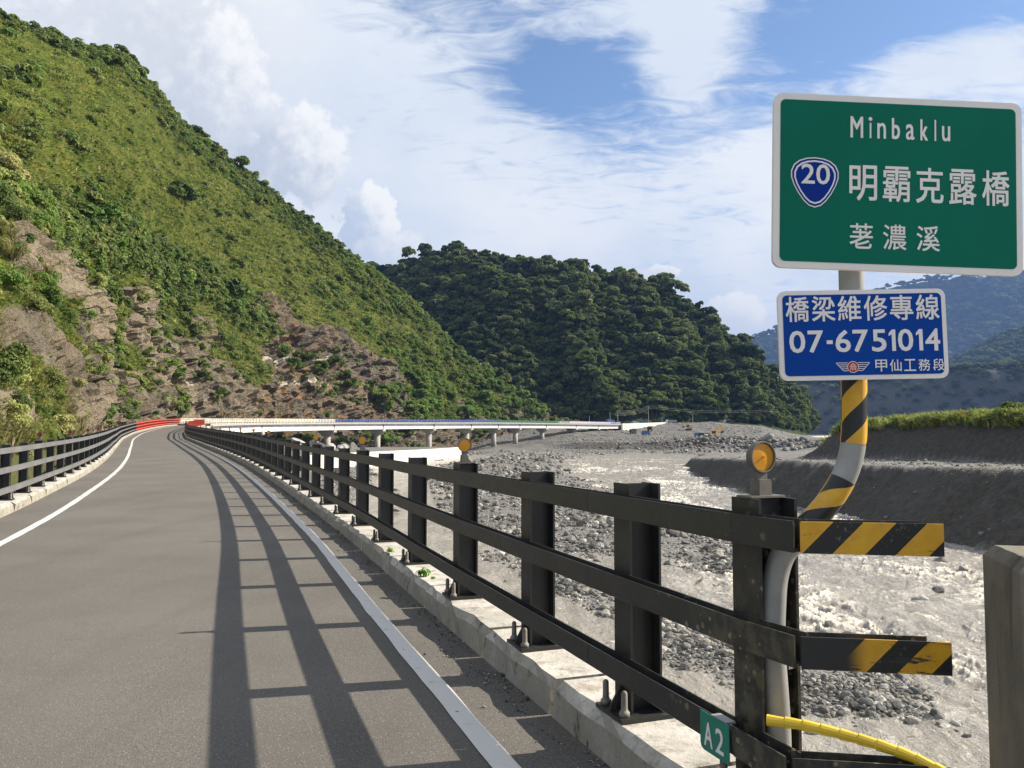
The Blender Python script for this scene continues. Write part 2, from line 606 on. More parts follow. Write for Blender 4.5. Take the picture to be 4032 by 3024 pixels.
    MAT['sign_green'] = paint('sign_green', (0.0, 0.140, 0.088), 0.5, 0.07, spec=0.12, scale=2, dirt_amt=0.03, dirt=(0.05, 0.14, 0.11))
    MAT['sign_blue'] = paint('sign_blue', (0.0, 0.050, 0.300), 0.5, 0.06, spec=0.12, scale=2, dirt_amt=0.03, dirt=(0.06, 0.09, 0.2))
    MAT['shield_blue'] = paint('shield_blue', (0.0, 0.028, 0.25), 0.5, spec=0.12, var= 0.06, scale=2, dirt_amt=0.0)
    MAT['emblem_red'] = paint('emblem_red', (0.45, 0.02, 0.015), 0.4, 0.05, dirt_amt=0.0)
    MAT['small_green'] = paint('small_green', (0.005, 0.19, 0.13), 0.35, 0.12, scale=9, dirt_amt=0.1)
    MAT['hose_yellow'] = paint('hose_yellow', (0.75, 0.52, 0.03), 0.38, 0.08, scale=12, dirt_amt=0.12)
    MAT['amber_lens'] = paint('amber_lens', (0.62, 0.27, 0.012), 0.25, 0.05, dirt_amt=0.03)
    MAT['red_lens'] = paint('red_lens', (0.28, 0.012, 0.012), 0.3, 0.05, dirt_amt=0.03)
    MAT['lamp_grey'] = paint('lamp_grey', (0.125, 0.115, 0.095), 0.6, 0.2, scale=25)
    MAT['machine_yellow'] = paint('machine_yellow', (0.62, 0.36, 0.03), 0.5, 0.2, scale=2)
    MAT['machine_dark'] = paint('machine_dark', (0.03, 0.03, 0.032), 0.6, 0.2)
    MAT['truck_blue'] = paint('truck_blue', (0.06, 0.16, 0.40), 0.45, 0.15, scale=2)
    MAT['truck_green'] = paint('truck_green', (0.10, 0.22, 0.19), 0.45, 0.15, scale=2)
    MAT['car_white'] = paint('car_white', (0.75, 0.75, 0.74), 0.3, 0.04, dirt_amt=0.05)
    MAT['car_silver'] = paint('car_silver', (0.42, 0.44, 0.46), 0.3, 0.05, dirt_amt=0.05)
    MAT['car_dark'] = paint('car_dark', (0.03, 0.035, 0.05), 0.3, 0.05, dirt_amt=0.05)
    MAT['glass_dark'] = paint('glass_dark', (0.02, 0.025, 0.03), 0.12, 0.05, dirt_amt=0.0, spec=0.8)
    MAT['tyre'] = paint('tyre', (0.02, 0.02, 0.02), 0.8, 0.2)
    MAT['pole_grey'] = paint('pole_grey', (0.36, 0.34, 0.31), 0.7, 0.1)
    MAT['bark'] = paint('bark', (0.13, 0.11, 0.085), 0.85, 0.3, scale=3)
    MAT['wood'] = paint('wood', (0.16, 0.10, 0.06), 0.85, 0.3, scale=9)

    # diagonal warning stripes on the rail ends (object space: x along, z up)
    for nm, wear in (('rail_stripes', 0.25), ('rail_stripes_worn', 0.75)):
        m, g = material(nm)
        s = g.n('ShaderNodeSeparateXYZ', {0: g.obj}).outputs
        ph = g.math('FRACT', g.math('MULTIPLY', g.math('SUBTRACT', s[0], g.math('MULTIPLY', s[2], 0.95)), 1 / 0.205))
        st = g.math('LESS_THAN', ph, 0.52)
        yl = g.mix(g.ramp(g.noise(g.pos, 14, 4, 0.6), 0.3, 0.7), (0.56, 0.29, 0.015), (0.66, 0.36, 0.02))
        c = g.mix(st, (0.016, 0.016, 0.016), yl)
        w1 = g.noise(g.vec(g.pos, scale=(6, 6, 40)), 1.0, 6, 0.7)
        lo = 0.66 - wear * 0.17
        c = g.mix(g.ramp(w1, lo, lo + 0.05), c, (0.03, 0.03, 0.03))
        c = g.mix(g.math('MULTIPLY', g.ramp(g.noise(g.pos, 55, 4, 0.7), 0.60, 0.66), 0.5), c, (0.22, 0.20, 0.15))
        if wear > 0.5:   # the far half of the lower tape is scraped away
            c = g.mix(g.ramp(s[0], 0.14, 0.22, 1.0, 0.0), c, (0.022, 0.022, 0.022))
        setp(g, c, 0.45, 0, 0.4)
        MAT[nm] = m
    # pole: galvanised with wrapped warning tape
    m, g = material('pole_tape')
    s = g.n('ShaderNodeSeparateXYZ', {0: g.obj}).outputs
    an = g.math('DIVIDE', g.math('ARCTAN2', s[0], g.math('MULTIPLY', s[1], -1.0)), 2 * math.pi)
    ph = g.math('FRACT', g.math('SUBTRACT', g.math('MULTIPLY', s[2], 1 / 0.190), g.math('MULTIPLY', an, 1.55)))
    st = g.math('LESS_THAN', ph, 0.5)
    yl = g.mix(g.ramp(g.noise(g.pos, 14, 4, 0.6), 0.3, 0.7), (0.58, 0.30, 0.015), (0.68, 0.38, 0.02))
    setp(g, g.mix(st, (0.014, 0.014, 0.014), yl), 0.4, 0, 0.45)
    MAT['pole_tape'] = m
    # muddy river
    m, g = material('muddy_water')
    at = g.n('ShaderNodeAttribute', attribute_name='turb').outputs['Fac']
    flow = g.vec(g.pos, scale=(1.0, 0.30, 1), rot=(0, 0, math.radians(-8)))
    n1 = g.noise(flow, 0.9, 6, 0.68, 0.8)
    n2 = g.noise(flow, 3.4, 6, 0.7, 1.2)
    n3 = g.noise(g.pos, 11, 4, 0.65, 0.5)
    c = g.mix(g.ramp(n1, 0.32, 0.68), (0.27, 0.25, 0.216), (0.44, 0.408, 0.353))
    foam = g.ramp(g.math('ADD', g.math('MULTIPLY', n2, 0.75), g.math('ADD', g.math('MULTIPLY', n3, 0.35), g.math('MULTIPLY', at, 0.40))), 0.66, 0.84)
    c = g.mix(g.math('MULTIPLY', foam, g.ramp(at, 0.0, 1.0, 0.35, 0.95)), c, (0.76, 0.70, 0.59))
    lanes = g.noise(g.vec(g.pos, scale=(1.0, 0.10, 1), rot=(0, 0, math.radians(-6))), 1.3, 5, 0.6, 0.6)
    c = g.mix(g.math('MULTIPLY', g.ramp(lanes, 0.50, 0.68), 0.45), c, (0.22, 0.20, 0.17))
    trough_shade = g.ramp(g.noise(g.vec(g.pos, scale=(1.0, 0.6, 1)), 2.6, 5, 0.72, 1.2), 0.58, 0.67)  # painted dark pockets standing in for shade in the wave troughs
    c = g.mix(g.math('MULTIPLY', trough_shade, 0.85), c, (0.085, 0.078, 0.068))
    hgt = g.math('ADD', g.math('MULTIPLY', n2, 1.0), g.math('MULTIPLY', n3, 0.45))
    setp(g, c, g.math('ADD', 0.16, g.math('MULTIPLY', foam, 0.45)), 0, 0.5, hgt, 1.0, 0.20)
    MAT['muddy_water'] = m
    # gravel ground
    m, g = material('gravel_bed')
    n = g.noise(g.pos, 0.16, 5, 0.6)
    n2 = g.noise(g.pos, 1.7, 6, 0.7)
    vz = g.n('ShaderNodeTexVoronoi', {'Vector': g.pos, 'Scale': 6.0})
    vz2 = g.n('ShaderNodeTexVoronoi', {'Vector': g.pos, 'Scale': 1.1})
    rnd = g.n('ShaderNodeSeparateColor', {0: vz.outputs['Color']}).outputs[0]
    c = g.mix(g.ramp(n, 0.35, 0.65), (0.090, 0.088, 0.083), (0.150, 0.146, 0.138))
    c = g.mix(g.ramp(n2, 0.3, 0.75), g.mix(1.0, c, (0.7, 0.7, 0.7), 'MULTIPLY'), g.mix(1.0, c, (1.35, 1.33, 1.3), 'MULTIPLY'))
    c = g.mix(g.math('MULTIPLY', rnd, 0.55), c, (0.27, 0.26, 0.245))
    wet = g.n('ShaderNodeAttribute', attribute_name='wet').outputs['Fac']
    c = g.mix(wet, c, (0.20, 0.19, 0.175))
    gr = g.n('ShaderNodeAttribute', attribute_name='grass').outputs['Fac']
    c = g.mix(gr, c, (0.12, 0.145, 0.035))
    soil_shade = g.n('ShaderNodeAttribute', attribute_name='soil_shade').outputs['Fac']
    c = g.mix(soil_shade, c, g.mix(g.ramp(n2, 0.3, 0.75), (0.038, 0.035, 0.030), (0.086, 0.079, 0.067)))  # painted shade of bank and levee faces, and the darker far ground
    hh = g.math('ADD', g.math('MULTIPLY', vz.outputs['Distance'], -0.6), g.math('ADD', n2, g.math('MULTIPLY', vz2.outputs['Distance'], -0.6)))
    setp(g, c, 0.85, 0, 0.3, hh, 0.8, 0.25)
    MAT['gravel_bed'] = m
    # loose stones
    m, g = material('river_stone')
    r = g.n('ShaderNodeObjectInfo').outputs['Random']
    cr = g.n('ShaderNodeValToRGB', {0: r})
    e = cr.color_ramp.elements
    e[0].position, e[0].color = 0.0, (0.07, 0.07, 0.068, 1)
    e[1].position, e[1].color = 1.0, (0.46, 0.45, 0.42, 1)
    for p, cc in ((0.35, (0.125, 0.123, 0.118, 1)), (0.6, (0.185, 0.181, 0.173, 1)), (0.78, (0.25, 0.23, 0.19, 1)), (0.9, (0.32, 0.31, 0.295, 1))):
        x = e.new(p)
        x.color = cc
    n = g.noise(g.obj, 2.6, 5, 0.65)
    c = g.mix(g.ramp(n, 0.3, 0.7), g.mix(1.0, cr.outputs[0], (0.7, 0.7, 0.7), 'MULTIPLY'), g.mix(1.0, cr.outputs[0], (1.2, 1.18, 1.12), 'MULTIPLY'))
    setp(g, c, 0.8, 0, 0.3, n, 0.4, 0.2)
    MAT['river_stone'] = m
    # hillside: rock and soil under the plants
    m, g = material('hillside')
    rk = g.n('ShaderNodeAttribute', attribute_name='rock').outputs['Fac']
    og = g.n('ShaderNodeAttribute', attribute_name='ochre').outputs['Fac']
    yg = g.n('ShaderNodeAttribute', attribute_name='lush').outputs['Fac']
    cell = g.n('ShaderNodeAttribute', attribute_name='cell').outputs['Fac']
    n = g.noise(g.pos, 0.09, 6, 0.6)
    n2 = g.noise(g.pos, 0.7, 7, 0.7)
    n3 = g.noise(g.pos, 2.6, 5, 0.7)
    strata = g.noise(g.vec(g.pos, scale=(0.35, 0.35, 1.6), rot=(math.radians(35), 0, math.radians(20))), 0.5, 6, 0.7)
    grass = g.mix(g.ramp(n2, 0.3, 0.7), (0.078, 0.088, 0.030), (0.155, 0.152, 0.062))
    grass = g.mix(yg, grass, (0.125, 0.145, 0.036))
    grass = g.mix(g.math('MULTIPLY', g.ramp(g.noise(g.pos, 0.06, 6, 0.65), 0.54, 0.68), 0.6), grass, (0.165, 0.135, 0.085))
    rock = g.mix(g.ramp(n2, 0.28, 0.72), (0.050, 0.042, 0.033), (0.180, 0.148, 0.106))
    rock = g.mix(g.math('MULTIPLY', g.ramp(strata, 0.5, 0.72), 0.6), rock, (0.25, 0.20, 0.14))
    rock = g.mix(g.math('MULTIPLY', cell, 0.35), rock, (0.21, 0.168, 0.115))
    rock = g.mix(g.math('MULTIPLY', g.ramp(n, 0.44, 0.58), 0.65), rock, g.mix(g.ramp(n3, 0.3, 0.7), (0.048, 0.044, 0.040), (0.120, 0.108, 0.094)))
    streak = g.noise(g.vec(g.pos, scale=(1.0, 1.0, 0.16)), 0.45, 5, 0.65)
    rock = g.mix(g.math('MULTIPLY', g.ramp(streak, 0.54, 0.68), 0.55), rock, (0.30, 0.255, 0.185))
    rock = g.mix(g.math('MULTIPLY', og, g.ramp(g.noise(g.pos, 0.22, 6, 0.7), 0.48, 0.66)), rock, (0.26, 0.155, 0.075))
    tan = g.n('ShaderNodeAttribute', attribute_name='tan').outputs['Fac']
    rock = g.mix(g.math('MULTIPLY', tan, g.ramp(n3, 0.25, 0.7, 0.45, 0.95)), rock, (0.36, 0.295, 0.205))
    rock = g.mix(g.n('ShaderNodeAttribute', attribute_name='seam').outputs['Fac'], rock, (0.52, 0.47, 0.38))
    rr = g.ramp(g.math('ADD', rk, g.math('MULTIPLY', g.math('SUBTRACT', n3, 0.5), 0.5)), 0.38, 0.62)
    c = g.mix(rr, grass, rock)
    hh = g.math('ADD', g.math('MULTIPLY', n2, 1.6), g.math('ADD', g.math('MULTIPLY', n3, 0.7), g.math('MULTIPLY', strata, 1.2)))
    setp(g, c, 0.9, 0, 0.2, hh, 0.85, 1.2)
    MAT['hillside'] = m
    # far slopes
    m, g = material('forest_floor')
    n = g.noise(g.pos, 0.02, 6, 0.6)
    n2 = g.noise(g.pos, 0.12, 6, 0.7)
    c = g.mix(g.ramp(n2, 0.3, 0.7), (0.018, 0.032, 0.012), (0.05, 0.075, 0.025))
    setp(g, c, 0.9, 0, 0.1, n2, 1.0, 6.0)
    MAT['forest_floor'] = m
    m, g = material('far_slope')
    bare = g.n('ShaderNodeAttribute', attribute_name='bare').outputs['Fac']
    n2 = g.noise(g.pos, 0.05, 7, 0.7)
    n3 = g.noise(g.vec(g.pos, scale=(1, 1, 0.25)), 0.03, 6, 0.65)
    c = g.mix(g.ramp(n2, 0.3, 0.7), (0.016, 0.03, 0.014), (0.052, 0.078, 0.032))
    c = g.mix(g.math('MULTIPLY', bare, g.ramp(n3, 0.3, 0.6, 0.6, 1.0)), c, (0.12, 0.115, 0.11))
    setp(g, c, 0.9, 0, 0.1, n2, 1.0, 14.0)
    MAT['far_slope'] = m

    # leaves: colour varies per plant and with where it stands
    def leaf(name, a, b, dry, sc=0.02, dryness=0.35, rim=1.0):
        m, g = material(name)
        oi = g.n('ShaderNodeObjectInfo')
        r = oi.outputs['Random']
        patch = g.noise(oi.outputs['Location'], sc, 5, 0.6)
        c = g.mix(g.ramp(g.math('ADD', g.math('MULTIPLY', r, 0.55), g.math('MULTIPLY', patch, 0.6)), 0.25, 0.9), a, b)
        r2 = g.math('FRACT', g.math('MULTIPLY', r, 7.31))
        c = g.mix(g.math('MULTIPLY', g.ramp(g.math('ADD', g.math('MULTIPLY', r2, 0.5), g.math('MULTIPLY', g.noise(oi.outputs['Location'], sc * 3.1, 4, 0.6), 0.7)), 0.55, 0.9), dryness), c, dry)
        setp(g, c, 0.65, 0, 0.25)
        tr = g.n('ShaderNodeBsdfTranslucent', {'Color': g.mix(1.0, c, (1.25, 1.3, 0.8), 'MULTIPLY')})
        mx = g.n('ShaderNodeMixShader', {0: 0.33, 1: g.b.outputs[0], 2: tr.outputs[0]})
        outn = [x for x in g.t.nodes if x.type == 'OUTPUT_MATERIAL'][0]
        g.L(mx.outputs[0], outn.inputs[0])
        MAT[name] = m

    leaf('grass_leaf', (0.195, 0.235, 0.078), (0.365, 0.390, 0.145), (0.44, 0.37, 0.19), 0.02, 0.45)
    leaf('bush_leaf', (0.075, 0.118, 0.032), (0.175, 0.225, 0.062), (0.30, 0.27, 0.11), 0.025, 0.38)
    leaf('fresh_leaf', (0.085, 0.155, 0.030), (0.165, 0.255, 0.055), (0.22, 0.24, 0.07), 0.03, 0.3)
    leaf('forest_leaf', (0.036, 0.068, 0.022), (0.135, 0.175, 0.052), (0.20, 0.195, 0.08), 0.012, 0.4)
    leaf('reed_leaf', (0.10, 0.105, 0.030), (0.20, 0.185, 0.07), (0.30, 0.25, 0.15), 0.05, 0.5)
    leaf('weed_leaf', (0.12, 0.25, 0.03), (0.16, 0.32, 0.04), (0.16, 0.3, 0.04), 0.05, 0.1)


build_materials()

# ------------------------------------------------------------------ alignment of the road (line of the river-side guardrail)
RP = [(6.1, -12.0, 0), (2.55, -1.5, 0), (0.91, 3.3, 0), (-0.49, 7.37, 0), (-2.40, 13.05, 0.01), (-4.44, 18.70, 0.04), (-6.57, 24.31, 0.12),
      (-8.75, 29.90, 0.20), (-11.0, 35.46, 0.30), (-13.34, 40.98, 0.40), (-15.73, 46.49, 0.50), (-18.16, 51.97, 0.60), (-20.61, 57.45, 0.70),
      (-23.03, 62.94, 0.80), (-27.92, 73.90, 1.02), (-32.75, 84.89, 1.22), (-37.2, 95.8, 1.50), (-43.2, 111.0, 1.90), (-50.4, 132.0, 2.55),
      (-56.2, 150.0, 3.05), (-60.6, 165.0, 3.45), (-64.2, 185.0, 3.90), (-65.2, 205.0, 4.30), (-62.8, 232.0, 4.80), (-55.5, 264.0, 5.30),
      (-38.5, 304.0, 5.95), (-9.5, 350.0, 6.65), (24.0, 400.0, 7.00), (57.0, 448.0, 7.25), (84.0, 486.0, 8.0), (110.0, 520.0, 8.9)]


def catmull(P, per=24):
    P = np.asarray(P, float)
    out = []
    for i in range(len(P) - 1):
        p0, p1, p2, p3 = P[max(i - 1, 0)], P[i], P[i + 1], P[min(i + 2, len(P) - 1)]
        L = np.linalg.norm(p2 - p1)
        m1 = (p2 - p0) / max(np.linalg.norm(p2 - p1) + np.linalg.norm(p1 - p0), 1e-6) * L
        m2 = (p3 - p1) / max(np.linalg.norm(p3 - p2) + np.linalg.norm(p2 - p1), 1e-6) * L
        for t in np.linspace(0, 1, per, endpoint=False):
            out.append((2 * t**3 - 3 * t**2 + 1) * p1 + (t**3 - 2 * t**2 + t) * m1 + (-2 * t**3 + 3 * t**2) * p2 + (t**3 - t**2) * m2)
    out.append(P[-1])
    return np.array(out)


_RC = catmull(RP)
_RS = np.concatenate([[0], np.cumsum(np.linalg.norm(np.diff(_RC[:, :2], axis=0), axis=1))])


def rail_at(s, off=0.0):
    """point on the alignment at station s, shifted off metres to the left of travel; returns (pos, heading unit vector)"""
    s = np.asarray(s, float)
    p = np.stack([np.interp(s, _RS, _RC[:, k]) for k in range(3)], -1)
    q = np.stack([np.interp(s + 0.6, _RS, _RC[:, k]) for k in range(3)], -1)
    o = np.stack([np.interp(s - 0.6, _RS, _RC[:, k]) for k in range(3)], -1)
    t = q - o
    t[..., 2] = 0
    t = t / np.linalg.norm(t, axis=-1, keepdims=True)
    left = np.stack([-t[..., 1], t[..., 0], 0 * t[..., 0]], -1)
    return p + left * off, t


def station_of_y(y):
    i = np.argmin(np.abs(_RC[:, 1] - y))
    return float(_RS[i])


S_A, S_B, S_C, S_D = [float(_RS[np.argmin((_RC[:, 0] - x) ** 2 + (_RC[:, 1] - y) ** 2)]) for x, y in ((0.91, 3.3), (0.56, 4.26), (0.12, 5.6), (-0.49, 7.37))]
ROADW = 6.05
S_RED0, S_RED1R, S_RED1L = station_of_y(114), station_of_y(165), station_of_y(175)
S_ABUT = station_of_y(449.0)
S_BR0 = station_of_y(171)


def strip(name, s0, s1, offs, zs, mat, n=None, step=1.0, closed=False, kind='structure', jitter=None, parent=None):
    """sweep a cross-section (offset, height) along the alignment"""
    n = n or max(2, int((s1 - s0) / step) + 1)
    S = np.linspace(s0, s1, n)
    V = []
    for k, (o, z) in enumerate(zip(offs, zs)):
        oo = o if jitter is None else o + jitter(S, k)
        p, t = rail_at(S)
        left = np.stack([-t[:, 1], t[:, 0], 0 * t[:, 0]], -1)
        q = p + left * (np.asarray(oo)[..., None] if np.ndim(oo) else oo)
        q[:, 2] += z
        V.append(q)
    V = np.stack(V, 1)
    m = len(offs)
    Fc = grid_faces(n, m)
    if closed:
        i = np.arange(n - 1) * m
        Fc = np.concatenate([Fc, np.stack([i + m - 1, i + 2 * m - 1, i + m, i], 1)])
    me = np_mesh(name, V.reshape(-1, 3), Fc, smooth=False)
    o = obj(name, me, mat, parent)
    if kind:
        o['kind'] = kind
    return o


def jit(amp, sc, seed):
    return lambda S, k: amp * fbm(S * sc, np.full_like(S, k * 7.3), octv=3, seed=seed)


def build_road():
    strip('road', 0.0, S_ABUT + 75, [-0.2, 1.5, 3.0, 4.5, 6.25], [0, 0.012, 0.02, 0.012, 0], MAT['asphalt'], step=0.8)
    # edge lines with slightly uneven borders, 4 mm proud
    strip('road_marking', 0.0, S_ABUT, [0.55, 0.68], [0.0125, 0.0128], MAT['road_paint'], step=0.12 if False else 0.25, jitter=jit(0.012, 1.9, 3))
    strip('road_marking', 0.0, S_ABUT, [4.93, 5.07], [0.0150, 0.0146], MAT['road_paint'], step=0.25, jitter=jit(0.012, 1.9, 9))
    # body of the near deck: a slab with an upright face towards the river
    strip('road_deck', 0.0, S_BR0, [-0.42, -0.42, -0.30, -0.30, 6.4, 6.4], [-0.06, -0.75, -0.76, -7.6, -7.6, -0.06], MAT['old_concrete'], step=2.0, closed=True)
    # kerb blocks, two metres each, one under every post
    kr = empty('kerb', (0.6, 3.0, 0))
    tag(kr, kind='structure')
    kl = empty('kerb', (-9, 15, 0))
    tag(kl, kind='structure')

    def block(s0, s1, side, parent, seed):
        L = s1 - s0
        nn = max(3, int(L / 0.18)) if s0 < station_of_y(30) else 3
        prof = [(0.02, 0.0), (0.004, 0.152), (-0.036, 0.20), (-0.60, 0.205), (-0.62, -0.06)]
        S = np.linspace(s0, s1, nn)
        rows = []
        for k, (o, z) in enumerate(prof):
            off = 0.115 + o if side > 0 else ROADW - 0.17 - o
            chip = 0.018 * fbm(S * 4.2, np.full_like(S, k * 3.1), octv=3, seed=seed) + 0.012 * RNG.normal(size=len(S))
            zz = z + (0.011 * fbm(S * 3.1, np.full_like(S, k * 5.7), octv=3, seed=seed + 5) if k in (1, 2) else 0)
            p, t = rail_at(S)
            left = np.stack([-t[:, 1], t[:, 0], 0 * t[:, 0]], -1)
            sg = 1 if side > 0 else -1
            q = p + left * (off + (chip * sg if k in (1, 2) else 0 * chip))[:, None]
            q[:, 2] += zz
            rows.append(q)
        V = np.stack(rows, 1)
        c = V.reshape(-1, 3).mean(0)
        m = len(prof)
        Fq = grid_faces(nn, m)
        mb = MB()
        mb.add(V.reshape(-1, 3) - c, [tuple(f) for f in Fq])
        mb.add(V[0] - c, [tuple(range(m))])
        mb.add(V[-1] - c, [tuple(range(m))[::-1]])
        mb.build('kerb_block', MAT['kerb_concrete'], parent, loc=Vector(c) - parent.location)

    # river side: joints just beyond each post
    S = [S_A - 0.75, S_A + 0.34, S_C - 0.78, S_C + 0.55]
    s = S_D + 0.60
    while s < S_RED1R:
        S.append(s)
        s += 2.0
    for i in range(len(S) - 1):
        block(S[i] + 0.022, S[i + 1] - 0.022, 1, kr, 100 + i)
    s = station_of_y(6.0)
    while s < S_RED1L:
        st = 2.0
        y = float(rail_at(s)[0][1])
        block(s + 0.012, s + st - 0.012, -1, kl, 500 + int(s))
        s += st
    # ground that carries the river-side end of the deck behind the pillar
    m = MB()
    m.prism([(0.35, 2.3), (5.5, 2.45), (5.5, -12), (4.5, -12)], -7.5, -0.03)
    m.build('abutment', MAT['old_concrete'])
    bpy.data.objects['abutment']['kind'] = 'structure'


build_road()


# ------------------------------------------------------------------ guardrails
RAIL_Z = (1.30, 0.905, 0.495)
RAIL_H = 0.110


def h_post(full=True):
    """H-section post: road-side flange in the plane y = 0, web towards -y (river), x along the rail"""
    m = MB()
    w, d, t = 0.18, 0.175, 0.012
    z0, z1 = 0.222, 1.355
    m.box((-w / 2, -t, z0), (w / 2, 0, z1))
    m.box((-w / 2, -d, z0), (w / 2, -d + t, z1))
    m.box((-0.005, -d + t, z0), (0.005, -t, z1 - 0.001))
    # gusset on the road side
    m.prism([(0.0, 0.222), (0.075, 0.222), (0.07, 0.25), (0.0, 0.37)], -0.006, 0.006, axis='x')
    m.prism([(-d, 0.222), (-d - 0.09, 0.222), (-d - 0.08, 0.25), (-d, 0.37)], -0.006, 0.006, axis='x')
    return m


def plate_mesh():
    m = MB()
    m.prism([(-0.15, -0.275), (0.15, -0.275), (0.15, 0.082), (-0.15, 0.082)], 0.2, 0.222)
    return m


def bolt_mesh():
    m = MB()
    m.tube([(0, 0, 0.222), (0, 0, 0.245), (0, 0, 0.246), (0, 0, 0.262), (0, 0, 0.335), (0, 0, 0.345)], [0.027, 0.027, 0.021, 0.0165, 0.0155, 0.009], 10)
    return m


def simple_post():
    m = h_post()
    p = plate_mesh()
    m.add(p.v, p.f)
    b = bolt_mesh()
    for x in (-0.105, 0.105):
        for y in (0.045, -0.23):
            m.add([(v[0] + x, v[1] + y, v[2]) for v in b.v], b.f)
    return m


PM = {}
for nm in ('black', 'grey', 'red', 'redl'):
    PM['post_' + nm] = h_post().mesh('post')
    PM['plate_' + nm] = plate_mesh().mesh('base_plate')
    PM['far_' + nm] = simple_post().mesh('post')
PM['bolt'] = bolt_mesh().mesh('bolt', True)
PM['bolt'].materials.append(MAT['dull_bolt'])
for nm, mt in (('black', 'black_paint'), ('grey', 'black_paint'), ('red', 'red_paint'), ('redl', 'red_paint')):
    for k in ('post_', 'plate_', 'far_'):
        PM[k + nm].materials.append(MAT[mt])


def frame_at(s, side):
    """matrix with x along the rail, +y towards the road, z up"""
    p, t = rail_at(s, 0.0 if side > 0 else ROADW)
    left = Vector((-t[1], t[0], 0))
    X = Vector(t) if side > 0 else -Vector(t)
    Yv = left if side > 0 else -left
    M = Matrix((X, Yv, Vector((0, 0, 1)))).transposed().to_4x4()
    M.translation = Vector(p)
    return M


def rail_piece(s0, s1, side, z, mat, parent, extra=None):
    """one length of open-topped rail channel between two joints"""
    pts = []
    S = np.linspace(s0 + 0.002, s1 - 0.002, 2 if s0 > 30 else 3)
    for s in S:
        M = frame_at(s, side)
        pts.append(M)
    prof = [(0.004, -RAIL_H), (0.074, -RAIL_H), (0.078, -RAIL_H + 0.004), (0.078, 0), (0.072, 0), (0.072, -RAIL_H + 0.006), (0.010, -RAIL_H + 0.006), (0.010, 0.0), (0.004, 0.0)]
    m = MB()
    n = len(prof)
    c = pts[0].translation.copy()
    V = []
    for M in pts:
        for y, zz in prof:
            V.append(M @ Vector((0, y, z + zz)) - c)
    Fc = []
    for i in range(len(pts) - 1):
        for k in range(n):
            k2 = (k + 1) % n
            Fc.append((i * n + k, i * n + k2, (i + 1) * n + k2, (i + 1) * n + k))
    m.add(V, Fc)
    for e, rv in ((0, False), ((len(pts) - 1) * n, True)):
        for quad in ((0, 1, 2, 5), (0, 5, 6, 8), (2, 3, 4, 5), (6, 7, 8, 8)):
            q = tuple(dict.fromkeys(e + x for x in quad))
            m.add([V[i] for i in q], [tuple(range(len(q)))])
    return m.build('rail', mat, parent, loc=c - parent.location)


def guardrail(label, posts, side, tone, near_n, joints, cat='guardrail', rail_mat=None):
    M0 = frame_at(posts[0], side)
    root = empty('guardrail', M0.translation)
    tag(root, label, cat)
    rail_mat = rail_mat or MAT[{'black': 'black_paint', 'grey': 'sunlit_black_paint', 'red': 'red_paint', 'redl': 'red_paint'}[tone]]
    for i, s in enumerate(posts):
        M = frame_at(s, side)
        loc = M.translation - root.location
        rz = math.atan2(M[1][0], M[0][0])
        if i < near_n:
            p = obj('post', PM['post_' + tone], None, root, loc, (0, 0, rz))
            obj('base_plate', PM['plate_' + tone], None, p)
            for x in (-0.105, 0.105):
                for y in (0.045, -0.23):
                    obj('bolt', PM['bolt'], None, p, (x, y, 0))
        else:
            obj('post', PM['far_' + tone], None, root, loc, (0, 0, rz))
    for i in range(len(joints) - 1):
        for z in RAIL_Z:
            rail_piece(joints[i], joints[i + 1], side, z, rail_mat, root)
    return root


def every(s, e, st=2.0):
    out = []
    while s < e - 0.3:
        out.append(s)
        s += st
    return out


R_POSTS = [S_A, S_B, S_C] + every(S_D, S_RED0)
_l0 = station_of_y(19.05)
# station of the first left-hand lamp post (found from its place beside the road)
_c = np.array([rail_at(s, ROADW)[0] for s in np.arange(10, 60, 0.05)])
S_L0 = 10 + 0.05 * int(np.argmin(np.abs(_c[:, 1] - 21.3)))
L_POSTS = every(S_L0 - 18.0, S_RED0)


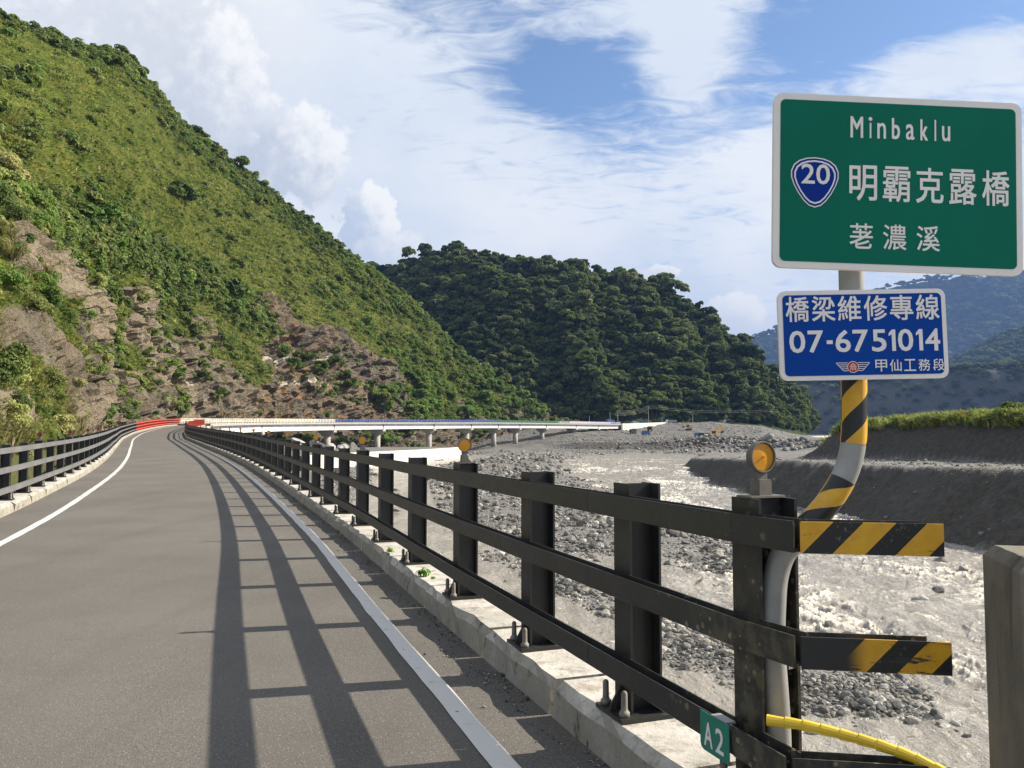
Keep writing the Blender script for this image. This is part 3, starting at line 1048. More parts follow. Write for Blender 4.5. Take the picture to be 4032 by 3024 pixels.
def build_guardrails():
    jr = [S_A - 0.02, S_B + 0.25] + [s + 0.36 for s in R_POSTS[2:]]
    jr[-1] = S_RED0 - 0.05
    gr = guardrail('black three-rail steel guardrail with striped end tapes on the river side kerb', R_POSTS, 1, 'black', 12, jr)
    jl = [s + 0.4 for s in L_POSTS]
    guardrail('sunlit black three-rail steel guardrail beside the rock slope', L_POSTS, -1, 'grey', 16, jl)  # its rails use the black paint brightened for the sun
    s0 = R_POSTS[-1] + 2
    pr = every(s0, S_RED1R)
    guardrail('shaded red guardrail on the river side of the bend, seen from behind', pr, 1, 'red', 0, [S_RED0 - 0.05] + [s + 0.4 for s in pr[:-1]] + [S_RED1R])
    s0 = L_POSTS[-1] + 2
    pl = every(s0, S_RED1L)
    guardrail('sunlit red guardrail on the slope side of the bend', pl, -1, 'redl', 0, [jl[-1]] + [s + 0.4 for s in pl[:-1]] + [S_RED1L])
    # flared rail ends with warning tape: each is a channel that bends away from the road
    M = frame_at(S_A - 0.02, 1)
    for k, z in enumerate(RAIL_Z):
        a = M @ Vector((0, 0.041, z))
        b = at_depth((3148, 3152, 3120)[k], (2070, 2525, 2990)[k], 2.98)
        b = Vector((b[0], b[1], z))
        e = at_depth((3690, 3706, 3690)[k], 2000, 2.90)
        e = Vector((e[0], e[1], z))
        for nm, p, q, mat in (('rail', a, b, MAT['black_paint']), ('rail_end', b, e, (MAT['rail_stripes'], MAT['rail_stripes_worn'], MAT['black_paint'])[k])):
            d = (q - p)
            L = d.length
            X = d.normalized()
            Yv = Vector((0, 0, 1)).cross(X)     # towards the river
            Mx = Matrix((X, Yv, Vector((0, 0, 1)))).transposed().to_4x4()
            Mx.translation = p
            m = MB()
            h = RAIL_H
            m.box((-0.004, -0.037, -h), (L + 0.008, -0.031, 0))
            m.box((0.002, 0.031, -h), (L - (0.05 if nm == 'rail_end' else 0), 0.037, 0.002), 1)
            m.box((0.002, -0.0305, -h + 0.001), (L, 0.0305, -h + 0.006), 1)
            o = m.build(nm, [mat, MAT['black_paint']], gr)
            o.matrix_local = Matrix.Translation(-gr.location) @ Mx
    return gr


GR = build_guardrails()


# ---- delineators on every third post
def reflector_parts(lens):
    base = MB()
    base.prism([(-0.085, -0.045), (0.085, -0.045), (0.085, 0.045), (-0.085, 0.045)], 0.0, 0.008)
    base.prism([(-0.03, -0.028), (0.03, -0.028), (0.03, 0.028), (-0.03, 0.028)], 0.008, 0.07)
    base.prism([(-0.024, -0.012), (0.024, -0.012), (0.024, 0.012), (-0.024, 0.012)], 0.07, 0.115)
    base.prism([(0.0, 0.008), (0.06, 0.008), (0.028, 0.05)], -0.004, 0.004, axis='y')
    hous = MB()
    hous.lathe([(0.026, 0.035), (0.018, 0.056), (-0.016, 0.063), (-0.022, 0.0615), (-0.022, 0.0565), (-0.010, 0.0545)], 28, axis='y', c=(0, 0, 0.158))
    ln = MB()
    ln.lathe([(-0.0105, 0.0535), (-0.0135, 0.0535), (-0.0165, 0.008)], 28, axis='y', c=(0, 0, 0.158))
    pin = MB()
    pin.tube([(0, -0.014, 0.158), (0, -0.028, 0.158)], [0.004, 0.002], 6)
    A = base.mesh('bracket')
    A.materials.append(MAT['lamp_grey'])
    B = hous.mesh('housing')
    B.materials.append(MAT['lamp_grey'])
    Cm = ln.mesh('lens')
    Cm.materials.append(lens)
    D = pin.mesh('pin')
    D.materials.append(lens)
    return A, B, Cm, D


ORD = ['', 'first', 'second', 'third', 'fourth', 'fifth', 'sixth', 'seventh', 'eighth', 'ninth', 'tenth', 'eleventh', 'twelfth', 'thirteenth', 'fourteenth', 'fifteenth', 'sixteenth', 'seventeenth', 'eighteenth',
       'nineteenth', 'twentieth', 'twenty-first', 'twenty-second', 'twenty-third', 'twenty-fourth']


def build_reflectors():
    for side, posts, lens, nm in ((1, R_POSTS, MAT['amber_lens'], 'amber'), (-1, L_POSTS, MAT['red_lens'], 'red')):
        A, B, Cm, D = reflector_parts(lens)
        idx = [0] + list(range(3, len(posts), 3)) if side > 0 else [i for i in range(len(posts)) if abs((posts[i] - S_L0) / 6.0 - round((posts[i] - S_L0) / 6.0)) < 1e-3]
        for n, i in enumerate(idx):
            M = frame_at(posts[i], side)
            p = M @ Vector((0, -0.075, 1.357))
            t = rail_at(posts[i])[1]
            ang = math.atan2(t[1], t[0]) - math.pi / 2      # lens towards oncoming traffic, i.e. back along the road
            if side > 0 and n == 0:
                ang += math.radians(6)
            r = empty('delineator', p, (0, 0, ang))
            if side > 0 and n == 0:
                lab, grp = 'round amber delineator on the last black post beside the sign pole', None
            elif side > 0:
                lab, grp = '%s amber delineator along the black guardrail counted from the sign pole' % ORD[n + 1], 'amber delineators along the river side guardrail'
            else:
                lab, grp = '%s dark red delineator counted back from the red guardrail by the slope' % ORD[len(idx) - n], 'red delineators along the slope side guardrail'
            tag(r, lab, 'reflector', grp)
            for me in (A, B, Cm, D) if n < 8 else (A, B, Cm):
                obj(me.name.split('.')[0], me, None, r)


build_reflectors()


# ------------------------------------------------------------------ sign post with its two boards
def rounded(w, h, r, n=6):
    pts = []
    for cx, cy, a0 in ((w / 2 - r, h / 2 - r, 0), (-w / 2 + r, h / 2 - r, 90), (-w / 2 + r, -h / 2 + r, 180), (w / 2 - r, -h / 2 + r, 270)):
        for k in range(n + 1):
            a = math.radians(a0 + 90 * k / n)
            pts.append((cx + r * math.cos(a), cy + r * math.sin(a)))
    return pts


def text_mesh(body, box, bold=0.0):
    """lettering fitted into box = (x0, y0, x1, y1) in the board's plane (x right, z up), facing -y"""
    cu = bpy.data.curves.new('lettering', 'FONT')
    cu.body = body
    cu.size = 1.0
    cu.offset = bold
    cu.resolution_u = 3
    o = bpy.data.objects.new('lettering', cu)
    COL.objects.link(o)
    dg = bpy.context.evaluated_depsgraph_get()
    me = bpy.data.meshes.new_from_object(o.evaluated_get(dg))
    bpy.data.objects.remove(o)
    bpy.data.curves.remove(cu)
    n = len(me.vertices)
    co = np.zeros(n * 3, np.float32)
    me.vertices.foreach_get('co', co)
    co = co.reshape(-1, 3)
    lo, hi = co.min(0), co.max(0)
    x0, y0, x1, y1 = box
    out = np.zeros_like(co)
    out[:, 0] = x0 + (co[:, 0] - lo[0]) / (hi[0] - lo[0]) * (x1 - x0)
    out[:, 2] = y0 + (co[:, 1] - lo[1]) / (hi[1] - lo[1]) * (y1 - y0)
    me.vertices.foreach_set('co', out.ravel())
    me.materials.clear()
    me.update()
    bm = bmesh.new()
    bm.from_mesh(me)
    for f in bm.faces:
        if f.normal.y > 0:
            f.normal_flip()
    bm.to_mesh(me)
    bm.free()
    return me


def flat(poly, y, m):
    m.add([(x, y, z) for x, z in poly], [tuple(range(len(poly)))])
    return m


def ring(poly_o, poly_i, y, m):
    n = len(poly_o)
    m.add([(x, y, z) for x, z in poly_o] + [(x, y, z) for x, z in poly_i], [(i, (i + 1) % n, n + (i + 1) % n, n + i) for i in range(n)])
    return m


def stroke(pts, w, y, m):
    """a polyline of constant width as flat quads"""
    for (ax, az), (bx, bz) in zip(pts[:-1], pts[1:]):
        d = Vector((bx - ax, bz - az))
        if d.length < 1e-6:
            continue
        nrm = Vector((-d.y, d.x)).normalized() * w / 2
        m.add([(ax + nrm.x, y, az + nrm.y), (ax - nrm.x, y, az - nrm.y), (bx - nrm.x, y, bz - nrm.y), (bx + nrm.x, y, bz + nrm.y)], [(0, 1, 2, 3)])


def board(name, corners, Y, yaw, thick, border, rad, face_mat, label):
    """a board whose middle is seen at the middle of the pixel corners"""
    TL, TR, BL, BR = corners
    P = [Vector(at_depth(*c, Y)) for c in (TL, TR, BL, BR)]
    c = sum(P, Vector()) / 4
    w = ((P[1] - P[0]).length + (P[3] - P[2]).length) / 2 / math.cos(yaw)
    h = ((P[0] - P[2]).length + (P[1] - P[3]).length) / 2
    dx = (P[1] - P[0]) + (P[3] - P[2])
    roll = math.atan2(dx.z, dx.x)
    r = empty(name, c)
    r.rotation_euler = Euler((0, -roll, yaw), 'XYZ')
    tag(r, label, 'sign')
    m = MB()
    m.prism(rounded(w, h, rad), -thick, 0.0, axis='y')
    m.build('panel', MAT['sign_white'], r)
    m = MB()
    flat(rounded(w - 2 * border, h - 2 * border, rad * 0.6), -thick - 0.0015, m)
    m.build('face', face_mat, r)
    # back rails and clamps
    m = MB()
    for z in (-h * 0.28, h * 0.28):
        m.box((-w * 0.42, 0.001, z - 0.018), (w * 0.42, 0.022, z + 0.018))
    m.build('stiffener', MAT['galvanised'], r)

    def place(u0, v0, u1, v1):
        return (-w / 2 + u0 * w, h / 2 - v1 * h, -w / 2 + u1 * w, h / 2 - v0 * h)

    return r, w, h, place, -thick - 0.003


def lettering(body, box, y, parent, bold, mat=None):
    me = text_mesh(body, box, 0.0)
    if bold:
        d = bold * (box[3] - box[1]) * 1.15
        bm = bmesh.new()
        for i, (sx, sz) in enumerate(((0, 0), (d, d), (-d, d), (d, -d), (-d, -d), (d, 0), (-d, 0), (0, d), (0, -d))):
            k = len(bm.verts)
            bm.from_mesh(me)
            bm.verts.ensure_lookup_table()
            for v in bm.verts[k:]:
                v.co += Vector((sx, -0.00004 * i, sz))
        bm.to_mesh(me)
        bm.free()
    o = obj('lettering', me, mat or MAT['sign_white'], parent, (0, y, 0))
    return o


def build_signs():
    Y0 = 3.19
    r, w, h, pl, y = board('bridge_name_sign', ((3032, 376), (4026, 410), (3033, 1063), (4028, 1083)), Y0, math.radians(2.5), 0.018, 0.025, 0.035,
                           MAT['sign_green'], 'green board with white lettering and a blue shield on the bent pole')
    for ch, x0, x1, v0 in (('M', 845, 955, .122), ('\u0131', 995, 1020, .155), ('n', 1055, 1135, .153), ('b', 1170, 1245, .122), ('a', 1280, 1360, .153), ('k', 1395, 1465, .122), ('l', 1507, 1530, .122), ('u', 1565, 1642, .155)):
        lettering(ch, pl((x0 - 255) / 1955 + .004, v0, (x1 - 255) / 1955 - .004, .241), y, r, 0.014)
    m = MB()
    q = pl((1007 - 255) / 1955, .131, (1007 - 255) / 1955, .131)
    flat([(q[0] + .0075 * math.cos(a * math.pi / 8), q[1] + .0075 * math.sin(a * math.pi / 8)) for a in range(16)], 0, m)
    m.build('lettering', MAT['sign_white'], r, loc=(0, y, 0))
    for i, ch in enumerate('明霸克露橋'):
        u = 0.302 + i * 0.1335
        lettering(ch, pl(u, 0.402, u + 0.108, 0.602), y, r, 0.009)
    for i, ch in enumerate('荖濃溪'):
        u = 0.302 + i * 0.134
        lettering(ch, pl(u, 0.735, u + 0.092, 0.878), y, r, 0.006)
    # route shield
    half = [(0, 1.0), (.35, .965), (.65, .86), (.87, .68), (.985, .42), (.98, .16), (.88, -.14), (.70, -.48), (.47, -.80), (.25, -1.00), (0, -1.08)]
    full = half + [(-a, b) for a, b in half[-2:0:-1]]

    def shield(k):
        return [(a * k, b * k) for a, b in full]
    sc = 0.0965 * w
    cx, cz = -w / 2 + 0.163 * w, h / 2 - 0.505 * h
    for k, mt, dy in ((1.0, 'sign_white', 0), (0.95, 'shield_blue', 0.0006), (0.87, 'sign_white', 0.0012), (0.80, 'shield_blue', 0.0018)):
        m = MB()
        flat([(cx + a * sc, cz + b * sc) for a, b in shield(k)], 0, m)
        m.build('shield', MAT[mt], r, loc=(0, y - dy, 0))
    lettering('20', pl(0.109, 0.408, 0.221, 0.520), y - 0.0026, r, 0.012)

    r, w, h, pl, y = board('maintenance_sign', ((3055, 1150), (3714, 1137), (3069, 1501), (3731, 1489)), Y0 - 0.005, math.radians(0.5), 0.014, 0.017, 0.030,
                           MAT['sign_blue'], 'small blue board with a phone number and winged emblem below the green board')
    for i, ch in enumerate('橋梁維修專線'):
        u = 0.045 + i * 0.1552
        lettering(ch, pl(u, 0.070, u + 0.136, 0.345), y, r, 0.010)
    xs = [(0, .060, .150), (1, .170, .257), (2, .280, .315), (3, .334, .420), (4, .437, .524), (5, .550, .632), (6, .650, .690), (7, .706, .792), (8, .812, .852), (9, .868, .952)]
    for (i, a, b), ch in zip(xs, '07-6751014'):
        v = (0.452, 0.690) if ch != '-' else (0.56, 0.60)
        if ch == '1':
            q = pl(a, v[0], b, v[1])
            ww, hh = q[2] - q[0], q[3] - q[1]
            m = MB()
            flat([(q[2], q[1]), (q[2], q[3]), (q[2] - ww * .52, q[3]), (q[0], q[3] - hh * .17), (q[0], q[3] - hh * .30), (q[2] - ww * .56, q[3] - hh * .22), (q[2] - ww * .56, q[1])], 0, m)
            m.build('lettering', MAT['sign_white'], r, loc=(0, y, 0))
            continue
        lettering(ch, pl(a, v[0], b, v[1]), y, r, 0.017)
    for i, ch in enumerate('甲仙工務段'):
        u = 0.563 + i * 0.0855
        lettering(ch, pl(u, 0.785, u + 0.069, 0.915), y, r, 0.006)
    # winged wheel emblem
    x0, z0, x1, z1 = pl(0.330, 0.795, 0.530, 0.925)
    cx, cz, R = (x0 + x1) / 2, (z0 + z1) / 2, (z1 - z0) * 0.5
    m = MB()
    wd = 0.0024
    for sg in (-1, 1):
        tip = x1 - cx
        for k in range(5):
            f = k / 4
            zz = cz + R * (0.72 - 1.35 * f)
            stroke([(cx + sg * R * (0.93 - 0.1 * abs(f - .5)), zz), (cx + sg * (tip * (1 - 0.42 * f)), zz)], wd, 0, m)
        stroke([(cx + sg * tip, cz + R * 0.72), (cx + sg * tip * 0.58, cz - R * 0.63)], wd, 0, m)
    n = 28
    circ = lambda q: [(cx + q * math.cos(2 * math.pi * i / n), cz + q * math.sin(2 * math.pi * i / n)) for i in range(n)]
    ring(circ(R), circ(R * 0.9), 0, m)
    m.build('emblem', MAT['sign_white'], r, loc=(0, y, 0))
    m = MB()
    flat(circ(R * 0.89), 0, m)
    m.build('emblem', MAT['emblem_red'], r, loc=(0, y - 0.0004, 0))
    m = MB()
    s = R * 0.62
    stroke([(cx - s, cz + 0.1 * s), (cx + s, cz + 0.1 * s)], wd * .8, 0, m)
    stroke([(cx - s * 0.7, cz + 0.35 * s), (cx, cz + s), (cx + s * 0.7, cz + 0.35 * s)], wd * .8, 0, m)
    stroke([(cx - s * .4, cz + .45 * s), (cx + s * .4, cz + .45 * s)], wd * .8, 0, m)
    for sg in (-1, 1):
        q = cx + sg * s * 0.45
        stroke([(q - s * .32, cz - .2 * s), (q + s * .32, cz - .2 * s), (q + s * .32, cz - .5 * s), (q - s * .32, cz - .5 * s), (q - s * .32, cz - .9 * s)], wd * .7, 0, m)
        stroke([(q + s * .05, cz - .5 * s), (q + s * .3, cz - .95 * s)], wd * .7, 0, m)
    m.build('emblem', MAT['sign_white'], r, loc=(0, y - 0.0008, 0))

    # the bent pole: galvanised pipe with wrapped tape in two places
    yp = 3.262
    path = [(1.012, yp, 0.205), (1.012, yp, 0.5)] + [tuple(at_depth(a, b, yp)) for a, b in ((3043, 2540), (3046, 2360), (3056, 2262), (3084, 2180), (3140, 2112), (3214, 2033), (3262, 1976), (3306, 1910), (3336, 1845), (3354, 1780), (3362, 1714), (3363, 1640), (3362, 1495), (3352, 1094), (3346, 800), (3340, 480))]
    path = catmull(path, 6)
    root = empty('sign_pole', (1.012, yp, 0.2))
    tag(root, 'bent galvanised pole with black and yellow tape behind the last post', 'pole')
    m = MB()
    m.tube([Vector(p) - root.location for p in path], 0.047, 20)
    m.build('pipe', MAT['galvanised'], root, smooth=True)

    def tape(z0, z1, ph=0.0):
        seg = [p for p in path if z0 <= p[2] <= z1]
        zc = (z0 + z1) / 2
        c = Vector((float(np.interp(zc, path[:, 2], path[:, 0])), yp, zc))
        d = Vector(seg[-1]) - Vector(seg[0])
        c = c + d.normalized() * ph
        q = d.to_track_quat('Z', 'Y')
        inv = q.inverted()
        mm = MB()
        mm.tube([inv @ (Vector(p) - c) for p in seg], 0.0482, 20, cap=False)
        o = mm.build('tape', MAT['pole_tape'], root, smooth=True)
        o.rotation_mode = 'QUATERNION'
        o.rotation_quaternion = q
        o.location = c - root.location
    tape(1.565, 2.02)
    tape(1.19, 1.43, 0.095)
    # clamp bands at both boards
    for z in (1.93, 2.02, 2.36, 2.72):
        x = float(np.interp(z, path[:, 2], path[:, 0]))
        mm = MB()
        mm.tube([(x - root.location.x, 0, z - 0.015 - 0.2), (x - root.location.x, 0, z + 0.015 - 0.2)], 0.0505, 20)
        mm.build('clamp_band', MAT['galvanised'], root)
    # torn white sticker on the lower pipe
    mm = MB()
    mm.prism([(-0.03, 0.0), (0.024, 0.016), (0.026, -0.13), (0.008, -0.135), (0.006, -0.02)], -0.0485, -0.0478, axis='y')
    mm.build('sticker', MAT['sign_white'], root, loc=(0.022, 0, 0.655))

    # A2 plate clipped over the lowest rail
    sp = min(np.arange(S_A, S_B, 0.01), key=lambda q: abs(project(np.array(frame_at(q, 1) @ Vector((0, 0.086, 0.42))))[0] - 2816))
    Mx = frame_at(sp, 1) @ Matrix.Translation((0, 0.086, 0.42)) @ Matrix.Rotation(math.pi, 4, 'Z')
    o = empty('abutment_plate')
    o.matrix_world = Mx
    tag(o, 'small green plate reading A2 clipped to the lowest black rail', 'sign')
    W, H = 0.205, 0.150
    m = MB()
    poly = [(-W / 2, H / 2), (W / 2, H / 2), (W / 2, -H / 2), (-W / 2 + 0.025, -H / 2), (-W / 2 + 0.006, -H / 2 + 0.008), (-W / 2, -H / 2 + 0.025)]
    m.prism(poly, -0.003, 0.0, axis='y')
    m.build('plate', MAT['small_green'], o)
    m = MB()
    m.box((-0.03, 0.0005, H / 2 - 0.006), (0.075, 0.045, H / 2 + 0.002))
    m.build('clip', MAT['galvanised'], o)
    for ch, x0, x1 in (('A', -0.070, -0.012), ('2', 0.012, 0.066)):
        lettering(ch, (x0, -0.052, x1, 0.040), -0.0045, o, 0.014)

    # yellow spiral-wrapped conduit
    pts = [(1.00, 3.16, 0.555), (1.10, 3.12, 0.535), (1.25, 3.05, 0.500), (1.42, 2.97, 0.452), (1.60, 2.88, 0.385), (1.80, 2.76, 0.285), (2.0, 2.6, 0.15), (2.2, 2.3, -0.02)]
    hp = at_depth(3020, 2835, 3.14)
    hp2 = at_depth(3300, 2888, 3.04)
    hp3 = at_depth(3480, 2940, 2.97)
    hp4 = at_depth(3640, 3005, 2.90)
    hp5 = at_depth(3800, 3110, 2.80)
    P = catmull([hp, (hp + hp2) / 2 + np.array([0, 0, .006]), hp2, hp3, hp4, hp5, (hp5[0] + .2, 2.6, -0.02)], 14)
    root = empty('spiral_conduit', P[0])
    tag(root, 'yellow spiral-wrapped hose lying over the lowest rail by the pole', 'hose')
    # wrap: overlapping sleeves along the hose
    seglen = np.concatenate([[0], np.cumsum(np.linalg.norm(np.diff(P, axis=0), axis=1))])
    rad = 0.0175 + 0.0032 * (1 - np.mod(seglen / 0.062, 1.0))
    m = MB()
    dense = np.linspace(0, seglen[-1], 320)
    D = np.stack([np.interp(dense, seglen, P[:, k]) for k in range(3)], 1)
    rad = 0.0172 + 0.0040 * (1 - np.mod(dense / 0.062, 1.0))
    m.tube([Vector(p) - root.location for p in D], list(rad), 12)
    m.build('wrap', MAT['hose_yellow'], root, smooth=False)
    m = MB()
    m.tube([Vector(p) - root.location for p in D[::8]], 0.0165, 8)
    m.build('cable', MAT['machine_dark'], root)

    # weathered end pillar
    m = MB()
    c = at_depth(3900, 2500, 2.55)
    x0 = c[0] + 0.065
    z1 = 1.245
    prof = [(-0.0, -0.2), (0.62, -0.2), (0.62, 0.2), (0, 0.2)]
    M = Matrix.Translation((x0, 2.60, 0)) @ Matrix.Rotation(math.radians(-16), 4, 'Z')
    ch = 0.028
    lev = [(-0.3, 0.0), (z1 - ch * 1.3, 0.0), (z1, ch)]
    V = []
    for z, i in lev:
        V += [M @ Vector((x + (i if x < .3 else -i), y + (i if y < 0 else -i), z)) for x, y in prof]
    Fc = [(3, 2, 1, 0), (8, 9, 10, 11)]
    for l in range(2):
        for k in range(4):
            Fc.append((l * 4 + k, l * 4 + (k + 1) % 4, l * 4 + 4 + (k + 1) % 4, l * 4 + 4 + k))
    m.add(V, Fc)
    me = m.mesh('end_pillar')
    bm = bmesh.new()
    bm.from_mesh(me)
    bmesh.ops.subdivide_edges(bm, edges=bm.edges[:], cuts=7, use_grid_fill=True)
    co = np.array([v.co[:] for v in bm.verts])
    d = 0.006 * fbm(co[:, 0] * 9, co[:, 1] * 9, co[:, 2] * 9, 3, 5)
    for v, k in zip(bm.verts, d):
        v.co += Vector((k, k, k * .5))
    bm.to_mesh(me)
    bm.free()
    o = obj('end_pillar', me, MAT['pillar_concrete'])
    tag(o, 'weathered square concrete pillar beyond the flared ends of the rails', 'pillar')


build_signs()


# ------------------------------------------------------------------ river bed, banks and water
def zw(y):
    return -6.1 + 0.0018 * np.asarray(y, float)


def px_poly(pts, z=-5.9):
    return [tuple(at_z(a, b, z)[:2]) for a, b in pts]


BAR_FAR = px_poly([(1655, 1884), (1700, 1850), (1760, 1828), (1850, 1815), (2000, 1806), (2100, 1800), (2196, 1815), (2217, 1854), (2255, 1875), (2325, 1897), (2420, 1935), (2600, 1992), (2800, 2080), (2950, 2168),
                   (2990, 2232), (2880, 2242), (2600, 2202), (2400, 2192), (2280, 2186), (2150, 2170), (2040, 2125), (1860, 2112), (1755, 2040), (1725, 1990), (1720, 1925)])
BAR_NEAR = px_poly([(1900, 2165), (2060, 2195), (2160, 2245), (2420, 2325), (2600, 2410), (2860, 2505), (3150, 2580), (3340, 2612), (3480, 2650), (3600, 2720), (3735, 2800), (3700, 2840), (3560, 2815),
                    (3400, 2815), (3240, 2785), (3100, 2745), (2880, 2645), (2700, 2595), (2600, 2525), (2420, 2430), (2300, 2375), (2170, 2320), (2050, 2262), (1940, 2205)])
BANK_LEFT = px_poly([(700, 1800), (1280, 1800), (1380, 1835), (1480, 1852), (1450, 1910), (1395, 1960), (1330, 2010), (1200, 2030), (700, 1980)])
FLAT_FAR = px_poly([(1700, 1822), (1800, 1800), (1900, 1795), (2000, 1806), (2196, 1817), (2330, 1799), (2480, 1788), (2620, 1785), (2770, 1799), (3300, 1790), (3300, 1770), (1700, 1770)])
BANK_X = [(0, 33), (40, 31.5), (55, 31), (72, 30.4), (98, 29), (130, 31), (170, 36), (194, 39.6), (240, 52), (274, 61), (300, 66), (2000, 300)]
TERR_Z = [(0, -0.5), (60, -0.7), (77, -1.25), (100, -1.5), (150, -2.5), (194, -3.75), (240, -4.4), (274, -4.8), (2000, -4.8)]
BANK2_X = [(0, 55), (60, 53.5), (85, 52), (100, 49.5), (113, 47.6), (125, 45.5), (135, 44.5), (200, 44)]
FARCOL = {
    -3000: [(285, -4), (350, -3), (430, 0), (520, 6), (1200, 14)],
    1300: [(285, -4), (350, -3), (430, 0), (520, 6), (1200, 14)],
    1650: [(285, -5.8), (330, -5.7), (350, -5.6), (400, -4.5), (450, 0), (520, 5), (1200, 14)],
    1836: [(285, -5.7), (335, -5.8), (345, -5.3), (380, -4.5), (430, 0), (520, 5), (1200, 14)],
    1946: [(285, -5.6), (330, -5.2), (349, -3.5), (390, -1), (430, 3), (520, 6), (1200, 14)],
    2031: [(285, -5.6), (315, -5.6), (345, -4.5), (365, -2.9), (400, 0), (440, 4), (520, 7), (1200, 14)],
    2140: [(285, -5.6), (330, -5.6), (350, -4.3), (375, -1.2), (388, -0.2), (430, 4.3), (520, 7.5), (1200, 14)],
    2263: [(285, -5.6), (335, -5.6), (352, -4.3), (359, -1.5), (390, 0.8), (415, 3.2), (445, 5.0), (520, 8), (1200, 14)],
    2434: [(285, -5.6), (335, -5.6), (350, -4.4), (358, -1.2), (395, 1), (430, 3), (462, 4.6), (475, 7.6), (520, 8.4), (1200, 14)],
    2600: [(285, -5.6), (335, -5.6), (348, -4.4), (357, -1.1), (400, 0.8), (440, 2.5), (468, 5), (476, 5.2), (492, 8.6), (540, 9.0), (1200, 14)],
    2800: [(285, -5.4), (335, -4.9), (350, -3.4), (357, 0.9), (372, 1.3), (377, 0.4), (430, 1.0), (470, 6), (480, 6.2), (500, 9.6), (545, 9.8), (1200, 16)],
    3000: [(285, -5.0), (330, -4.6), (341, -3.4), (349, 0.2), (362, 0.6), (368, -0.5), (430, 0.8), (470, 5.6), (482, 5.8), (505, 6.2), (545, 7.5), (1200, 16)],
    3120: [(285, -4.8), (322, -4.3), (334, -2.8), (341, -0.2), (352, 0.0), (360, -0.8), (430, -0.2), (470, 1.8), (520, 2.8), (560, 2.5), (700, 0.5), (1200, 2)],
    3240: [(285, -4.6), (312, -4.1), (323, -2.2), (329, -0.8), (340, -0.7), (348, -1.2), (430, -0.8), (700, 0.0), (1200, 2)],
    3500: [(285, -4.6), (312, -4.1), (323, -2.2), (329, -0.8), (340, -0.7), (348, -1.2), (430, -0.8), (700, 0.0), (1200, 2)],
    9000: [(285, -4.6), (312, -4.1), (323, -2.2), (329, -0.8), (340, -0.7), (348, -1.2), (430, -0.8), (700, 0.0), (1200, 2)]}


def far_ground(x, y):
    px = CX + F_PX * x / np.maximum(y, 1) * 1.0018
    ks = sorted(FARCOL)
    zs = np.stack([np.interp(y, [a for a, _ in FARCOL[k]], [b for _, b in FARCOL[k]]) for k in ks])
    i = np.clip(np.searchsorted(ks, px) - 1, 0, len(ks) - 2)
    k0 = np.array(ks)[i]
    k1 = np.array(ks)[i + 1]
    t = np.clip((px - k0) / (k1 - k0), 0, 1)
    n = np.arange(len(px))
    return zs[i, n] * (1 - t) + zs[i + 1, n] * t


def bed(x, y, full=False):
    """height of the ground; also how wet and how grassy it is"""
    w = zw(y)
    wob = 1.3 * fbm(x / 7, y / 7, octv=3, seed=21) + 0.45 * fbm(x / 1.6, y / 1.6, octv=3, seed=22)
    sd = np.maximum.reduce([poly_sd(x, y, P) for P in (BAR_FAR, BAR_NEAR, BANK_LEFT, FLAT_FAR)])
    sdn = sd + wob * np.clip(0.35 + y / 140, 0.35, 1.6)
    h = w + np.clip(sdn * 0.085, -1.0, 0.42) + np.where(sdn > 0, 0.10 * fbm(x / 1.1, y / 1.1, octv=3, seed=23) + 0.16 * fbm(x / 9, y / 9, octv=3, seed=26), 0)
    wet = sstep(1.6, 0.1, sdn) * 0.75
    # terraces on the far bank of the river
    bx = np.interp(y, *zip(*BANK_X)) + 1.5 * fbm(y / 9, y * 0, octv=4, seed=24)
    d = x - bx
    T = np.interp(y, *zip(*TERR_Z))
    bank = w - 0.4 + d * 0.86 + 0.40 * fbm(x / 2.2, y / 2.2, octv=4, seed=25) + 0.9 * fbm(y / 6, d / 14, octv=4, seed=28) + 0.35 * (1 - 2 * np.abs(fbm(y / 2.4, d / 12, octv=3, seed=29)))
    top = T + 0.28 * fbm(x / 2.6, y / 2.6, octv=4, seed=27)
    hb = np.minimum(bank, top)
    b2 = np.interp(y, *zip(*BANK2_X)) + 0.7 * fbm(y / 7, y * 0 + 3, octv=3, seed=31)
    e = x - b2
    rise = np.minimum(np.clip(e * 0.98, 0, 99), 4.9 + 0.055 * np.clip(e - 5, 0, 40)) * sstep(138, 128, y + 0.10 * e) + 0.25 * fbm(x / 3, y / 3, octv=3, seed=33) * (e > 0)
    hb = hb + np.maximum(rise, 0)
    near = np.where(d > -2.0, np.maximum(h, hb), h)
    wet = np.where((d > 0.6), 0, wet)
    fg = far_ground(x, y) + 0.45 * fbm(x / 7, y / 7, octv=4, seed=35) + 0.5 * (1 - 2 * np.abs(fbm(x / 3.5, y / 14, octv=3, seed=36))) * sstep(425, 445, y) * sstep(500, 485, y)
    k = sstep(286, 312, y)
    z = near * (1 - k) + fg * k
    grass = np.where((e > 4.0) & (y < 136), sstep(4.0, 5.6, e), 0)
    grass = np.maximum(grass, 0.5 * np.where((d > 7) & (e < 0) & (y < 200), sstep(0.15, 0.5, fbm(x / 5, y / 5, octv=3, seed=37)), 0))
    wet = wet * (1 - k)
    soil_shade = np.maximum(sstep(-0.2, 0.5, d) * sstep(0.25, -0.35, bank - T) * (d > -2), sstep(0.0, 0.5, e) * sstep(6.0, 5.0, e) * (y < 138)) * (1 - k)  # bank faces turned from the sun: their shade goes into the colour
    if full:
        return z, wet, grass, soil_shade
    return z, wet, grass, sdn, d, e


